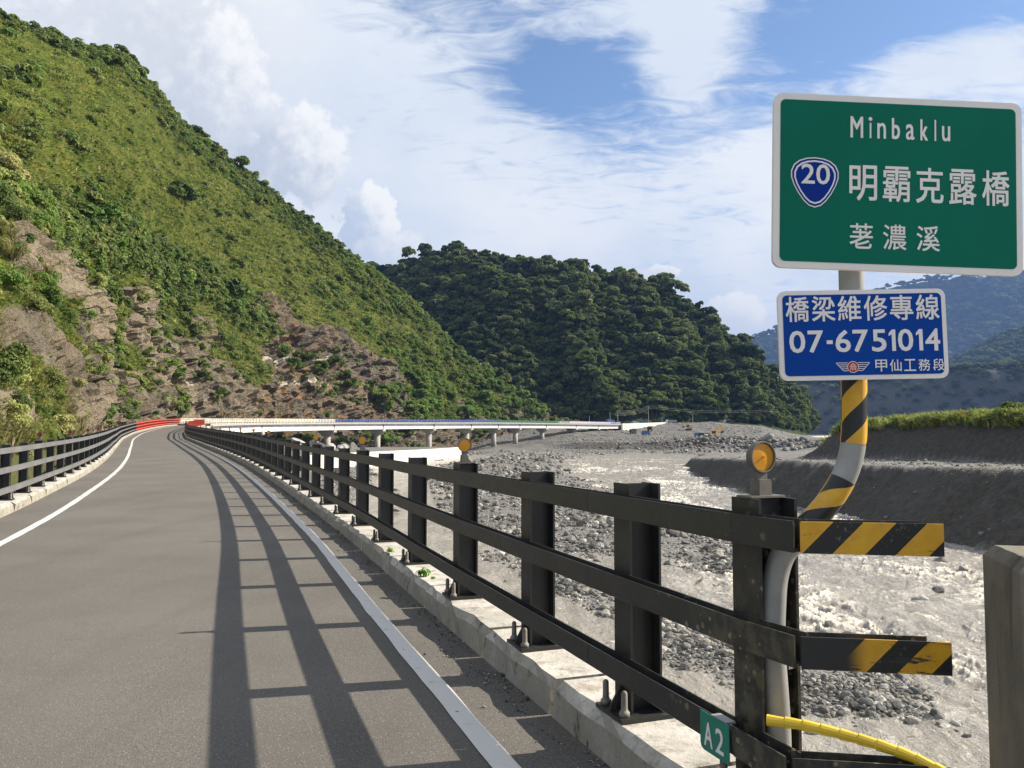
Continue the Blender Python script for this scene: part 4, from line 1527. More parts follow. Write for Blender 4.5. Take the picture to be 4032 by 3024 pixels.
def build_ground():
    us = np.concatenate([np.linspace(-1.6, -0.42, 30, endpoint=False), np.linspace(-0.42, 0.66, 430, endpoint=False), np.linspace(0.66, 2.2, 40)])
    ys = np.concatenate([np.geomspace(2.7, 14, 16, endpoint=False), np.geomspace(14, 130, 190, endpoint=False), np.geomspace(130, 290, 80, endpoint=False), np.linspace(290, 380, 110, endpoint=False), np.linspace(380, 560, 70, endpoint=False), np.geomspace(560, 4200, 26)])
    U, Yy = np.meshgrid(us, ys, indexing='ij')
    x, y = (U * Yy).ravel(), Yy.ravel()
    z, wet, gr, soil_shade = bed(x, y, True)
    # shade on the steep levee faces, put into the ground colour
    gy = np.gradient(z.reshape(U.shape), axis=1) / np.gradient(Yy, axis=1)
    levee_shade = sstep(0.16, 0.34, gy.ravel()) * sstep(300, 318, y) * sstep(420, 385, y)
    soil_shade = np.maximum(soil_shade, np.maximum(0.85 * levee_shade, 0.30 * sstep(330, 360, y)))
    me = np_mesh('riverbed', np.stack([x, y, z], 1), grid_faces(len(us), len(ys)), True, {'wet': wet, 'grass': gr, 'soil_shade': soil_shade})
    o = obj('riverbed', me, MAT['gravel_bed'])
    o['kind'] = 'structure'
    # wide ground sheet to the horizon
    m = MB()
    m.add([(-9000, -3000, -9.5), (9000, -3000, -9.5), (9000, 12000, -9.5), (-9000, 12000, -9.5)], [(0, 1, 2, 3)])
    o = m.build('ground', MAT['gravel_bed'])
    o['kind'] = 'structure'
    # water
    us = np.concatenate([np.linspace(-0.55, 0.05, 110, endpoint=False), np.linspace(0.05, 0.68, 560, endpoint=False), np.linspace(0.68, 1.9, 60)])
    ys = np.concatenate([np.geomspace(8, 70, 430, endpoint=False), np.geomspace(70, 340, 260)])
    U, Yy = np.meshgrid(us, ys, indexing='ij')
    x, y = (U * Yy).ravel(), Yy.ravel()
    t = sstep(7, 13, x) * sstep(330, 180, y)
    sw = x * 0.15 + y * 0.99
    big = fbm(x / 2.3 + 3 * fbm(x / 9, y / 9, octv=2, seed=40), y / 4.6, octv=4, seed=41)
    rid = 1 - np.abs(fbm(x / 1.7, y / 3.0, octv=4, seed=43))
    sml = fbm(x / 0.45, y / 0.9, octv=3, seed=42)
    wx, wy = x + 0.5 * fbm(x / 1.5, y / 1.5, octv=2, seed=45), y + 0.5 * fbm(x / 1.5, y / 1.5, octv=2, seed=46)
    r2 = 1 - np.abs(fbm(wx / 0.75, wy / 1.25, octv=3, seed=47))
    r3 = 1 - np.abs(fbm(wx / 0.30, wy / 0.42, octv=2, seed=48))
    patch = sstep(-0.25, 0.35, fbm(x / 6, y / 11, octv=3, seed=49))
    rough = t * (0.35 + 0.75 * patch) + 0.10 * (1 - t)
    z = zw(y) + t * 0.22 * big + rough * (0.30 * (rid - 0.75) + 0.26 * (r2 ** 2 - 0.6) + 0.10 * (r3 ** 2 - 0.6)) + 0.012 * sml
    turb = np.clip(rough * (0.15 + 1.5 * (r2 ** 2 - 0.55) + 0.9 * (r3 ** 2 - 0.6) + 0.5 * big + 0.8 * (rid - 0.75)), 0, 1)
    me = np_mesh('river', np.stack([x, y, z], 1), grid_faces(len(us), len(ys)), True, {'turb': turb})
    o = obj('river', me, MAT['muddy_water'])
    o['kind'] = 'structure'


build_ground()


# ------------------------------------------------------------------ slope beside the road
# foot of the slope (x, y, z) matched with the crest above it (photo pixel, distance)
HILL = [  # foot                     crest px, py, Y
    ((2, -60, -1.0), (-6800, 900, 40)),
    ((-6.0, -14, -0.8), (-3900, 700, 75)),
    ((-11.8, 8, -0.6), (-2300, 420, 105)),
    ((-17.8, 24, -0.4), (-1300, 210, 140)),
    ((-27.0, 46, 0.0), (-560, 100, 185)),
    ((-37.5, 69, 0.4), (0, 92, 225)),
    ((-48.5, 94, 1.0), (292, 190, 262)),
    ((-60.2, 122, 1.6), (500, 236, 300)),
    ((-70.0, 150, 2.2), (602, 362, 322)),
    ((-76.0, 175, 1.5), (690, 470, 340)),
    ((-78.5, 205, -1.5), (800, 552, 358)),
    ((-76.0, 232, -3.0), (948, 672, 376)),
    ((-70.0, 262, -3.8), (1149, 828, 398)),
    ((-58.0, 296, -4.5), (1386, 1010, 422)),
    ((-43.0, 335, -4.6), (1604, 1184, 441)),
    ((-26.0, 376, -3.8), (1786, 1366, 453)),
    ((-7.0, 415, 0.0), (1914, 1476, 461)),
    ((10.0, 446, 4.0), (2042, 1568, 470)),
    ((24.0, 474, 6.5), (2151, 1650, 484)),
    ((36.0, 500, 7.5), (2240, 1672, 508))]

ROCKS = [  # photo outlines of bare rock on the slope: (outline, tan, ochre)
    ([(-50, 960), (120, 1010), (300, 1130), (375, 1190), (400, 1310), (380, 1370), (330, 1330), (230, 1230), (100, 1180), (-50, 1150)], 0.9, 0),
    ([(-50, 1270), (90, 1330), (200, 1440), (150, 1500), (60, 1440), (-50, 1400)], 0.35, 0),
    ([(-50, 1540), (60, 1560), (120, 1650), (60, 1760), (-50, 1800)], 0.9, 0),
    ([(225, 1620), (330, 1560), (400, 1620), (440, 1700), (420, 1745), (250, 1760), (210, 1700)], 0.85, 0.1),
    ([(270, 1470), (330, 1500), (430, 1660), (380, 1660), (300, 1560)], 0.4, 0),
    ([(460, 1160), (540, 1170), (570, 1330), (640, 1400), (600, 1460), (520, 1400), (450, 1340), (480, 1250)], 0.65, 0),
    ([(380, 1460), (480, 1500), (440, 1540), (390, 1510)], 0.7, 0),
    ([(560, 1480), (660, 1440), (780, 1600), (780, 1670), (560, 1670), (640, 1600)], 0.6, 0.1),
    ([(640, 1370), (700, 1330), (800, 1420), (900, 1480), (960, 1560), (980, 1660), (780, 1680), (760, 1560), (700, 1480)], 0.25, 0.25),
    ([(1030, 1190), (1110, 1205), (1180, 1290), (1260, 1350), (1330, 1430), (1380, 1480), (1440, 1560), (1530, 1640), (1640, 1672), (900, 1672), (980, 1560), (1060, 1530), (1040, 1400), (1100, 1330), (1060, 1270)], 0.0, 1.0),
    ([(1260, 1300), (1340, 1330), (1480, 1420), (1560, 1520), (1600, 1640), (1540, 1660), (1500, 1540), (1420, 1470)], 0.0, 0.2),
    ([(1800, 1610), (1850, 1600), (1880, 1660), (1820, 1665)], 0.1, 0),
    ([(1960, 1620), (2060, 1615), (2150, 1640), (2150, 1662), (1960, 1662)], 0.1, 0)]
SHALE = [([(0, 480), (35, 560), (75, 640), (60, 650), (20, 560)], 0), ([(235, 320), (265, 330), (305, 430), (285, 425)], 0), ([(400, 640), (430, 640), (500, 800), (470, 790)], 0),
         ([(560, 870), (640, 940), (665, 1020), (640, 1020)], 0), ([(510, 640), (620, 650), (640, 690), (520, 680)], 0), ([(900, 800), (1000, 880), (1010, 900), (930, 850)], 0)]


def build_hill():
    K = len(HILL)
    foot = catmull([h[0] for h in HILL], 38)
    crest = catmull([at_depth(*h[1]) for h in HILL], 38)
    # give the lower crest a taper so the tip of the spur runs into the flat
    n = len(foot)
    vs = np.concatenate([[-0.10, -0.04], np.linspace(0, 0.38, 150, endpoint=False), np.linspace(0.38, 1.0, 130), [1.02, 1.05, 1.10, 1.18]])
    nv = len(vs)
    Fx = foot[:, None, :]
    Cx = crest[:, None, :]
    v = vs[None, :, None]
    vv = np.clip(v, -0.1, 1)
    P = Fx + (Cx - Fx) * vv
    g = vs.copy()
    g = np.where(vs < 0.34, vs * 1.18, 0.4012 + (vs - 0.34) * (1 - 0.4012) / 0.66)
    g = np.where(vs > 1, 1 - (vs - 1) * 1.5, g)
    P[:, :, 2] = Fx[:, :, 2] + (Cx[:, :, 2] - Fx[:, :, 2]) * g[None, :]
    hd = (Cx - Fx)
    hd[:, :, 2] = 0
    hd = hd / np.linalg.norm(hd, axis=2, keepdims=True)
    over = np.clip(v - 1, 0, 1)
    P = P + hd * over * 120
    # normals of the smooth sheet
    du = np.gradient(P, axis=0)
    dv = np.gradient(P, axis=1)
    N = np.cross(du, dv)
    N /= np.linalg.norm(N, axis=2, keepdims=True) + 1e-9
    if N[n // 2, nv // 2, 2] < 0:
        N = -N
    x, y, z = [P[:, :, k].ravel() for k in range(3)]
    V1 = np.repeat(vs[None, :], n, 0).ravel()
    S1 = np.repeat(np.linspace(0, K - 1, n)[:, None], nv, 1).ravel()
    px, py = project(np.stack([x, y, z], 1))
    px = px + 22 * fbm(x / 14, y / 14, z / 14, 4, 51)
    py = py + 22 * fbm(x / 14, y / 14, z / 14, 4, 52)
    rock = np.zeros(len(x))
    tan = np.zeros(len(x))
    och = np.zeros(len(x))
    for poly, tn, oc in ROCKS:
        k = sstep(-44, 4, poly_sd(px, py, poly))
        rock = np.maximum(rock, k)
        tan = np.maximum(tan, k * tn)
        och = np.maximum(och, k * oc)
    for poly, _ in SHALE:
        rock = np.maximum(rock, 0.52 * sstep(-10, 10, poly_sd(px, py, poly)))
    # the strip under the road and the bridge is bare
    low = sstep(0.05, 0.0, V1) * (S1 > 8)
    under = sstep(1.5, -1.0, z - np.interp(y, _RC[:, 1], _RC[:, 2])) * (y > 120)
    rock = np.maximum(rock, np.maximum(low, under) * 0.95)
    patches = sstep(0.34, 0.6, fbm(x / 16, y / 16, z / 16, 4, 55)) * sstep(0.42, 0.2, V1) * (S1 < 16.5)
    band = sstep(0.13, 0.04, V1 + 0.09 * fbm(x / 12, y / 12, z / 12, 3, 56)) * sstep(3.5, 5.5, S1) * sstep(16.5, 14.5, S1) * sstep(-0.35, -0.05, fbm(x / 8, y / 8, z / 8, 3, 54))
    rock = np.maximum(rock, band * 0.85)
    rock = np.maximum(rock, patches * 0.75)
    tan = np.maximum(tan, patches * 0.4)
    # relief
    edge = sstep(1.0, 0.93, V1)
    base = sstep(-0.02, 0.03, V1)
    gul = fbm(S1 * 2.2 + 0.6 * fbm(x / 40, y / 40, z / 40, 2, 57), V1 * 2.2, octv=4, seed=58)
    along = fbm(x / 26, y / 26, z / 26, 4, 59)
    # bedding dips towards the river: cells are flat slabs in a tilted frame
    wq = 0.35 * fbm(x / 5, y / 5, z / 5, 2, 6)
    ca, sa = math.cos(math.radians(28)), math.sin(math.radians(28))
    bx_, bz_ = ca * x + sa * z, -sa * x + ca * z
    d1, c1, d12 = voro(bx_ / 6.5 + wq, y / 6.5, bz_ / 2.6, 61)
    d2, c2, d22 = voro(bx_ / 2.6, y / 2.4 + wq, bz_ / 1.1, 64)
    crag = 1 - 2 * np.abs(fbm(x / 11, y / 11, z / 16, 4, 67))
    amp = sstep(0, 60, np.hypot(x + 10, y))
    disp = edge * base * amp * (2.6 * gul + 2.6 * along) + (0.25 + 0.75 * edge) * base * 0.8 * fbm(x / 6, y / 6, z / 6, 3, 66)
    pit = sstep(-12, 12, poly_sd(px, py, [(1090, 1275), (1140, 1262), (1215, 1340), (1235, 1400), (1190, 1445), (1160, 1470), (1105, 1370)]))
    blocky = rock * base * ((c1 - 0.5) * 3.2 + (c2 - 0.5) * 1.2 - 0.25 * sstep(0.14, 0.0, d22 - d2) + 2.8 * crag - 5.5 * pit)
    disp = disp + blocky * (0.35 + 0.65 * sstep(40, 120, y)) * edge
    P = P + N * disp.reshape(n, nv)[:, :, None]
    V = P.reshape(-1, 3)
    seam = np.zeros(len(x))
    for line in ([(1030, 1433), (1150, 1428), (1230, 1418), (1330, 1424)], [(1075, 1506), (1170, 1519), (1260, 1528), (1375, 1513)], [(720, 1512), (760, 1508)]):
        ly = np.interp(px, *zip(*line), left=-999, right=-999)
        seam = np.maximum(seam, sstep(9, 4, np.abs(py - ly)) * (c2 > 0.22))
    lush = np.clip(0.5 + 1.1 * fbm(x / 30, y / 30, z / 30, 3, 68), 0, 1)
    me = np_mesh('slope', V, grid_faces(n, nv), True, {'rock': rock, 'tan': tan, 'ochre': och, 'lush': lush, 'seam': seam, 'cell': 0.5 * c1 + 0.5 * c2})
    fr = rock.reshape(n, nv)[:-1, :-1].ravel()
    me.polygons.foreach_set('use_smooth', fr < 0.45)
    o = obj('hill', me, MAT['hillside'])
    o['kind'] = 'structure'
    return P, N, vs, rock.reshape(n, nv), np.linspace(0, K - 1, n), P.reshape(n, nv, 3)


HP, HN, HV, HROCK, HS, _ = build_hill()


# ------------------------------------------------------------------ wooded mountain across the valley and the far ranges
def ridge_sheet(name, foot_pts, crest_pts, nu, nv, amp, seed, mat, bulge=0.0, scale=60.0, attrs=None):
    foot = catmull(foot_pts, nu)
    crest = catmull(crest_pts, nu)
    n = len(foot)
    vs = np.concatenate([np.linspace(-0.05, 1, nv), [1.04, 1.1, 1.2]])
    m = len(vs)
    P = foot[:, None, :] + (crest - foot)[:, None, :] * np.clip(vs, -1, 1)[None, :, None]
    g = np.where(vs <= 1, vs + bulge * np.sin(np.pi * np.clip(vs, 0, 1)), 1 - (vs - 1) * 1.2)
    P[:, :, 2] = foot[:, None, 2] + (crest[:, None, 2] - foot[:, None, 2]) * g[None, :]
    hd = crest - foot
    hd[:, 2] = 0
    hl = np.linalg.norm(hd, axis=1, keepdims=True)
    P = P + (hd)[:, None, :] * np.clip(vs - 1, 0, 1)[None, :, None]
    du, dv = np.gradient(P, axis=0), np.gradient(P, axis=1)
    N = np.cross(du, dv)
    N /= np.linalg.norm(N, axis=2, keepdims=True) + 1e-9
    if N[n // 2, m // 2, 2] < 0:
        N = -N
    x, y, z = [P[:, :, k].ravel() for k in range(3)]
    V1 = np.repeat(vs[None, :], n, 0).ravel()
    T1 = np.repeat(np.linspace(0, len(foot_pts) - 1, n)[:, None], m, 1).ravel()
    edge = sstep(1.0, 0.9, V1) * sstep(0.0, 0.06, V1)
    spurs = 1 - 2 * np.abs(fbm(T1 * 0.9, V1 * 0.7, octv=3, seed=seed))
    d = edge * amp * (0.9 * (spurs - 0.35) + 0.55 * fbm(x / scale, y / scale, z / scale, 4, seed + 3))
    P = P + N * d.reshape(n, m)[:, :, None]
    at = attrs(x, y, z, V1) if attrs else None
    me = np_mesh(name, P.reshape(-1, 3), grid_faces(n, m), True, at)
    o = obj(name, me, mat)
    o['kind'] = 'structure'
    return P, N, vs


MID_F = [at_depth(p, 1714, Y) * np.array([1, 1, 0]) + np.array([0, 0, z]) for p, Y, z in
         ((300, 720, 12), (1000, 640, 12), (1500, 585, 10), (1900, 545, 9), (2150, 530, 9), (2434, 528, 9), (2650, 548, 9.5), (2850, 556, 10), (3000, 562, 8), (3110, 585, 5), (3170, 640, 3), (3190, 760, 3))]
MID_C = [at_depth(p, q, Y) for p, q, Y in
         ((300, 1150, 900), (1000, 1110, 860), (1460, 1085, 810), (1690, 1018, 770), (1880, 1003, 750), (2060, 1045, 735), (2330, 1072, 720), (2520, 1118, 705), (2680, 1215, 690), (2870, 1365, 680), (3080, 1560, 690), (3165, 1690, 780))]
MP, MN, MV = ridge_sheet('mountain', MID_F, MID_C, 22, 110, 17, 73, MAT['forest_floor'], 0.05, 70)


def bare_cliff(x, y, z, v):
    px, py = project(np.stack([x, y, z], 1))
    b = sstep(0.93, 0.88, v) * 0.75
    return {'bare': np.maximum(b, 0.2 + 0.6 * sstep(-25, 25, poly_sd(px, py, [(3460, 1490), (3640, 1490), (3660, 1600), (3460, 1620)])))}


def low_bare(x, y, z, v):
    return {'bare': 0.8 * sstep(0.30, 0.55, fbm(x / 260, y / 260, z / 90, 4, 90))}


# bare scarp with a wooded top, then two ranges behind it
SC_F = [at_depth(p, 1714, Y * 1.5) * np.array([1, 1, 0]) + np.array([0, 0, 2.0]) for p, Y in ((2400, 1250), (2900, 1150), (3300, 1080), (3740, 1020), (4100, 980), (5000, 900), (7000, 800))]
SC_C = [at_depth(p, q, Y * 1.5) for p, q, Y in ((2400, 1600, 1330), (2900, 1560, 1230), (3300, 1508, 1150), (3740, 1470, 1080), (4100, 1440, 1035), (5000, 1380, 950), (7000, 1300, 840))]
SP, SN, SV = ridge_sheet('scarp', SC_F, SC_C, 40, 60, 21, 81, MAT['far_slope'], 0.16, 50, bare_cliff)
M2_F = [at_depth(p, 1560, Y * 1.75) for p, Y in ((2600, 1500), (3100, 1400), (3500, 1300), (3740, 1250), (4100, 1200), (5000, 1100), (7000, 950))]
M2_C = [at_depth(p, q, Y * 1.75) for p, q, Y in ((2600, 1600, 1900), (3100, 1560, 1850), (3500, 1510, 1800), (3739, 1440, 1750), (4032, 1305, 1700), (5000, 1000, 1500), (7000, 800, 1300))]
P2, N2, V2 = ridge_sheet('mountain', M2_F, M2_C, 40, 70, 38, 91, MAT['far_slope'], 0.0, 120, low_bare)
M3_F = [at_depth(p, 1660, Y * 1.8) for p, Y in ((-2500, 2600), (1000, 2500), (2300, 2400), (2926, 2300), (3473, 2200), (3800, 2200), (4300, 2200), (5500, 2100), (8000, 1900))]
M3_C = [at_depth(p, q, Y * 1.8) for p, q, Y in ((-2500, 1500, 3400), (1000, 1480, 3300), (2300, 1480, 3200), (2926, 1351, 3000), (3473, 1144, 2950), (3800, 1095, 2900), (4300, 1075, 2850), (5500, 1000, 2500), (8000, 1000, 2300))]
P3, N3, V3 = ridge_sheet('mountain', M3_F, M3_C, 40, 80, 125, 95, MAT['far_slope'], 0.02, 300, low_bare)


# ------------------------------------------------------------------ bridge over the valley
def joint_station(px):
    """station where the river-side edge is seen at photo column px (beyond the bend)"""
    S = np.arange(S_BR0, S_ABUT + 30, 0.25)
    p, _ = rail_at(S)
    q, _ = project(p)
    return float(S[np.argmin(np.abs(q - px))])


JOINTS_PX = [1040, 1322, 1515, 1713, 1860, 1967, 2051, 2155, 2273, 2361]


def build_bridge():
    root = empty('bridge', rail_at(S_BR0)[0])
    tag(root, 'long white girder bridge on concrete piers curving across the gravel valley', 'bridge')
    off = -root.location
    js = [S_BR0] + [joint_station(p) for p in JOINTS_PX] + [S_ABUT]

    def sweep(name, s0, s1, offs, zs, mat, step=6.0, closed=True):
        o = strip(name, s0, s1, offs, zs, mat, step=step, closed=closed, kind=None)
        o.parent = root
        o.location = off
        return o

    for a, b in zip(js[:-1], js[1:]):
        sweep('deck_slab', a + 0.03, b - 0.03, [-0.45, -0.45, 0.5, 5.5, 6.5, 6.5], [0.28, -0.22, -0.42, -0.42, -0.22, 0.28], MAT['old_concrete'])
        sweep('kerb_wall', a + 0.03, b - 0.03, [-0.47, -0.47, -0.05, -0.05], [0.05, 0.34, 0.34, 0.05], MAT['old_concrete'])
        sweep('girder', a + 0.35, b - 0.35, [0.55, 0.55, 5.5, 5.5], [-0.42, -2.02, -2.02, -0.42], MAT['girder_white'])
        # upright stiffeners on the river face of the girder, and the dark gap at the joint
        m = MB()
        for s in np.arange(a + 6, b - 4, 6.0):
            M = frame_at(s, 1)
            m.box((-0.03, -0.545, -2.0), (0.03, -0.50, -0.44), 0, Matrix.Translation(off) @ M)
        m.build('stiffener', MAT['girder_white'], root)
    # piers: hammerhead cap, round column, depth gauge paint on the river side
    for k, s in enumerate(js[1:-1]):
        M = frame_at(s, 1)
        M = Matrix.Translation(off) @ M @ Matrix.Translation((0, 3.0, 0))
        zdeck = float(rail_at(s)[0][2])
        base = M @ Vector((0, 0, 0)) - off
        zb = float(bed(np.array([base.x]), np.array([base.y]))[0][0])
        if k == 0:
            zb = -6
        zb -= zdeck + 1.5
        cap = MB()
        cap.prism([(-2.9, -2.05), (-2.9, -2.75), (-1.1, -3.9), (1.1, -3.9), (2.9, -2.75), (2.9, -2.05)], -0.85, 0.85, axis='x', M=M)
        cap.build('pier_cap', MAT['old_concrete'], root)
        if zb < -4.0:
            col = MB()
            col.lathe([(zb, 1.05), (-3.89, 1.05)], 20)
            c = col.build('pier', MAT['old_concrete'], root, smooth=True)
            c.matrix_local = M
            # painted gauge: a white strip with red and yellow rungs towards the river
            if 1 <= k <= 7 and zb < -6.0:
                z1 = -4.5
                for nm, z0_, z1_, mt, r in [('gauge', max(zb + 1, -11), z1, 'car_white', 1.056)] + [('gauge_mark', z1 - 0.75 - i * 0.95, z1 - 0.25 - i * 0.95, 'red_paint' if i < (4 if k < 4 else 0) else 'machine_yellow', 1.064) for i in range(6)]:
                    if z0_ < zb + 1:
                        continue
                    g = MB()
                    a0, a1 = math.radians(-75), math.radians(-20)
                    n = 6
                    pts = [(r * math.cos(a0 + (a1 - a0) * i / n), r * math.sin(a0 + (a1 - a0) * i / n)) for i in range(n + 1)]
                    g.add([(x, y, z0_) for x, y in pts] + [(x, y, z1_) for x, y in pts], [(i, i + 1, n + 2 + i, n + 1 + i) for i in range(n)])
                    o = g.build(nm, MAT[mt], root)
                    o.matrix_local = M
        j = MB()
        j.box((-0.32, -2.4, -1.9), (0.32, 2.4, -0.46), 0, M)
        j.build('expansion_joint', MAT['dark_joint'], root)
    # railings: posts and rails in colour, a panel for every ten metres
    cols = [(S_RED1R, joint_station(1322), 'white_paint'), (joint_station(1322), joint_station(1965), 'blue_paint'), (joint_station(1965), joint_station(2242), 'green_paint'), (joint_station(2242), S_ABUT, 'lilac_paint')]
    for side, start in ((1, S_RED1R), (-1, S_RED1L)):
        for a, b, mt in cols:
            a = max(a, start)
            s = a
            while s < b - 0.5:
                e = min(s + 10.0, b)
                m = MB()
                M0 = Matrix.Translation(off)
                ss = np.arange(s, e - 0.1, 2.0)
                for q in ss:
                    M = M0 @ frame_at(q, side)
                    m.box((-0.09, -0.30, 0.30), (0.09, -0.12, 1.32), 0, M)
                lo, hi = frame_at(s, side), frame_at(e - 0.02, side)
                for z in (1.24, 0.93, 0.62):
                    V = []
                    for M in (lo, hi):
                        for y, zz in ((-0.12, 0), (-0.05, 0), (-0.05, 0.11), (-0.12, 0.11)):
                            V.append(M0 @ M @ Vector((0, y, z + zz)))
                    m.add(V, [(0, 1, 5, 4), (1, 2, 6, 5), (2, 3, 7, 6), (3, 0, 4, 7), (0, 3, 2, 1), (4, 5, 6, 7)])
                m.build('railing_panel', MAT[mt], root)
                s = e
    # abutment block
    M = Matrix.Translation(off) @ frame_at(S_ABUT, 1)
    m = MB()
    m.box((-0.6, -0.8, -6), (1.0, 6.8, -0.2), 0, M)
    m.build('abutment', MAT['dark_joint'], root)
    return js


JS = build_bridge()


def sloped_wall(name, pts, z0, ztop, thick, mat, label, cat):
    """an upright wall along plan points with slightly battered face"""
    m = MB()
    P = [Vector(p) for p in pts]
    V = []
    for i, p in enumerate(P):
        t = (P[min(i + 1, len(P) - 1)] - P[max(i - 1, 0)]).normalized()
        nrm = Vector((t.y, -t.x))
        zt = ztop[i] if isinstance(ztop, (list, tuple)) else ztop
        zb = z0[i] if isinstance(z0, (list, tuple)) else z0
        for o, z in ((0.25, zb), (0.0, zt), (-thick, zt), (-thick, zb)):
            q = p + nrm * o
            V.append((q.x, q.y, z))
    Fc = []
    n = len(P)
    for i in range(n - 1):
        for k in range(4):
            Fc.append((i * 4 + k, i * 4 + (k + 1) % 4, i * 4 + 4 + (k + 1) % 4, i * 4 + 4 + k))
    Fc += [(3, 2, 1, 0), (4 * n - 4, 4 * n - 3, 4 * n - 2, 4 * n - 1)]
    m.add(V, Fc)
    o = m.build(name, mat)
    tag(o, label, cat)
    return o


def build_walls():
    pts = [tuple(at_z(a, b, -5.75)[:2]) for a, b in ((1220, 1862), (1330, 1848), (1450, 1837), (1560, 1828), (1655, 1820), (1730, 1812), (1790, 1805))]
    pts.append((pts[-1][0] + 1.5, pts[-1][1] + 12))
    sloped_wall('revetment_wall', pts, -7.2, -2.35, 1.4, MAT['cream_concrete'], 'cream concrete river wall standing below the bridge piers', 'wall')
    # fill behind that wall
    m = MB()
    P = [(a, b) for a, b in pts]
    back = [(-27, 300), (-48, 300), (-62, 262), (-68, 220), (-66, 185)]
    poly = [(x - 0.6, y + 1.2) for x, y in P] + back
    n = len(poly)
    m.add([(x, y, -2.55) for x, y in poly] + [(x, y, -7) for x, y in poly], [tuple(range(n))] + [(i, (i + 1) % n, n + (i + 1) % n, n + i) for i in range(n)])
    o = m.build('fill_terrace', MAT['gravel_bed'])
    o['kind'] = 'structure'
    # wing wall of the far abutment
    a = np.array(rail_at(S_ABUT + 1.2, -0.6)[0][:2])
    b = np.array(rail_at(S_ABUT + 55, -0.6)[0][:2])
    w = [tuple(a), tuple(a * 0.66 + b * 0.34), tuple(a * 0.33 + b * 0.67), tuple(b)]
    sloped_wall('wing_wall', w, [2.0, 3, 4.5, 7], [7.9, 8.3, 8.8, 9.3], 0.5, MAT['cream_concrete'], 'cream concrete wing wall at the far end of the bridge', 'wall')
    w = [tuple(at_depth(p, 1714, Y)[:2]) for p, Y in ((3150, 640), (3200, 660), (3262, 690))]
    sloped_wall('river_wall', w, -6, [-1.2, 0.8, 1.2], 1.0, MAT['cream_concrete'], 'pale distant river wall at the foot of the wooded mountain', 'wall')
    # far reach of the river
    q = [at_depth(p, 1714, Y)[:2] for p, Y in ((3150, 620), (3300, 620), (3500, 900), (3200, 980))]
    m = MB()
    m.add([(x, y, z) for (x, y), z in zip(q, (-0.7, -0.7, 0.75, 0.75))], [(0, 1, 2, 3)])
    o = m.build('far_river', MAT['muddy_water'])
    o['kind'] = 'structure'


build_walls()


# ------------------------------------------------------------------ scattering
PROTO = bpy.data.collections.new('prototypes')


def scatter(name, pts, rot, scl, idx, protos, label, kind='stuff', parent=None):
    """many small pieces as one object: points that carry shared meshes"""
    coll = bpy.data.collections.new('kinds_' + name)
    for i, (me) in enumerate(protos):
        o = bpy.data.objects.new('%s_kind_%02d' % (name, i), me)
        coll.objects.link(o)
    me = bpy.data.meshes.new(name)
    pts = np.asarray(pts, np.float32)
    me.vertices.add(len(pts))
    me.vertices.foreach_set('co', pts.ravel())
    for nm, typ, arr, key in (('rot', 'FLOAT_VECTOR', rot, 'vector'), ('scl', 'FLOAT_VECTOR', scl, 'vector'), ('idx', 'INT', idx, 'value')):
        a = me.attributes.new(nm, typ, 'POINT')
        a.data.foreach_set(key, np.asarray(arr, np.int32 if typ == 'INT' else np.float32).ravel())
    o = obj(name, me)
    o['kind'] = kind
    if label:
        o['label'] = label
    ng = bpy.data.node_groups.new('scatter_' + name, 'GeometryNodeTree')
    ng.interface.new_socket('Geometry', in_out='INPUT', socket_type='NodeSocketGeometry')
    ng.interface.new_socket('Geometry', in_out='OUTPUT', socket_type='NodeSocketGeometry')
    g = NT(ng)
    gi = g.n('NodeGroupInput')
    go = g.n('NodeGroupOutput')
    ci = g.n('GeometryNodeCollectionInfo')
    ci.inputs['Collection'].default_value = coll
    ci.inputs['Separate Children'].default_value = True
    ci.inputs['Reset Children'].default_value = True

    def attr(nm, typ):
        a = g.n('GeometryNodeInputNamedAttribute', data_type=typ)
        a.inputs['Name'].default_value = nm
        return a.outputs['Attribute']
    ip = g.n('GeometryNodeInstanceOnPoints')
    ng.links.new(gi.outputs[0], ip.inputs['Points'])
    ng.links.new(ci.outputs[0], ip.inputs['Instance'])
    ip.inputs['Pick Instance'].default_value = True
    ng.links.new(attr('idx', 'INT'), ip.inputs['Instance Index'])
    e2r = g.n('FunctionNodeEulerToRotation')
    ng.links.new(attr('rot', 'FLOAT_VECTOR'), e2r.inputs[0])
    ng.links.new(e2r.outputs[0], ip.inputs['Rotation'])
    ng.links.new(attr('scl', 'FLOAT_VECTOR'), ip.inputs['Scale'])
    ng.links.new(ip.outputs[0], go.inputs[0])
    md = o.modifiers.new('scatter', 'NODES')
    md.node_group = ng
    return o


def cards_mesh(name, c, nrm, size, mat, rng, aspect=1.6, bend=0.25):
    """leaf-sized faces: each a folded quad round centre c with normal nrm"""
    n = len(c)
    nrm = nrm / (np.linalg.norm(nrm, axis=1, keepdims=True) + 1e-9)
    a = rng.normal(size=(n, 3))
    t = a - nrm * np.sum(a * nrm, 1, keepdims=True)
    t /= np.linalg.norm(t, axis=1, keepdims=True)
    b = np.cross(nrm, t)
    s = np.asarray(size).reshape(-1, 1) * np.ones((n, 1))
    V = np.stack([c - t * s * aspect / 2, c + b * s / 2 + nrm * s * bend, c + t * s * aspect / 2, c - b * s / 2 + nrm * s * bend], 1).reshape(-1, 3)
    Fq = np.arange(n * 4).reshape(n, 4)
    me = np_mesh(name, V, Fq, False)
    me.materials.append(mat)
    return me


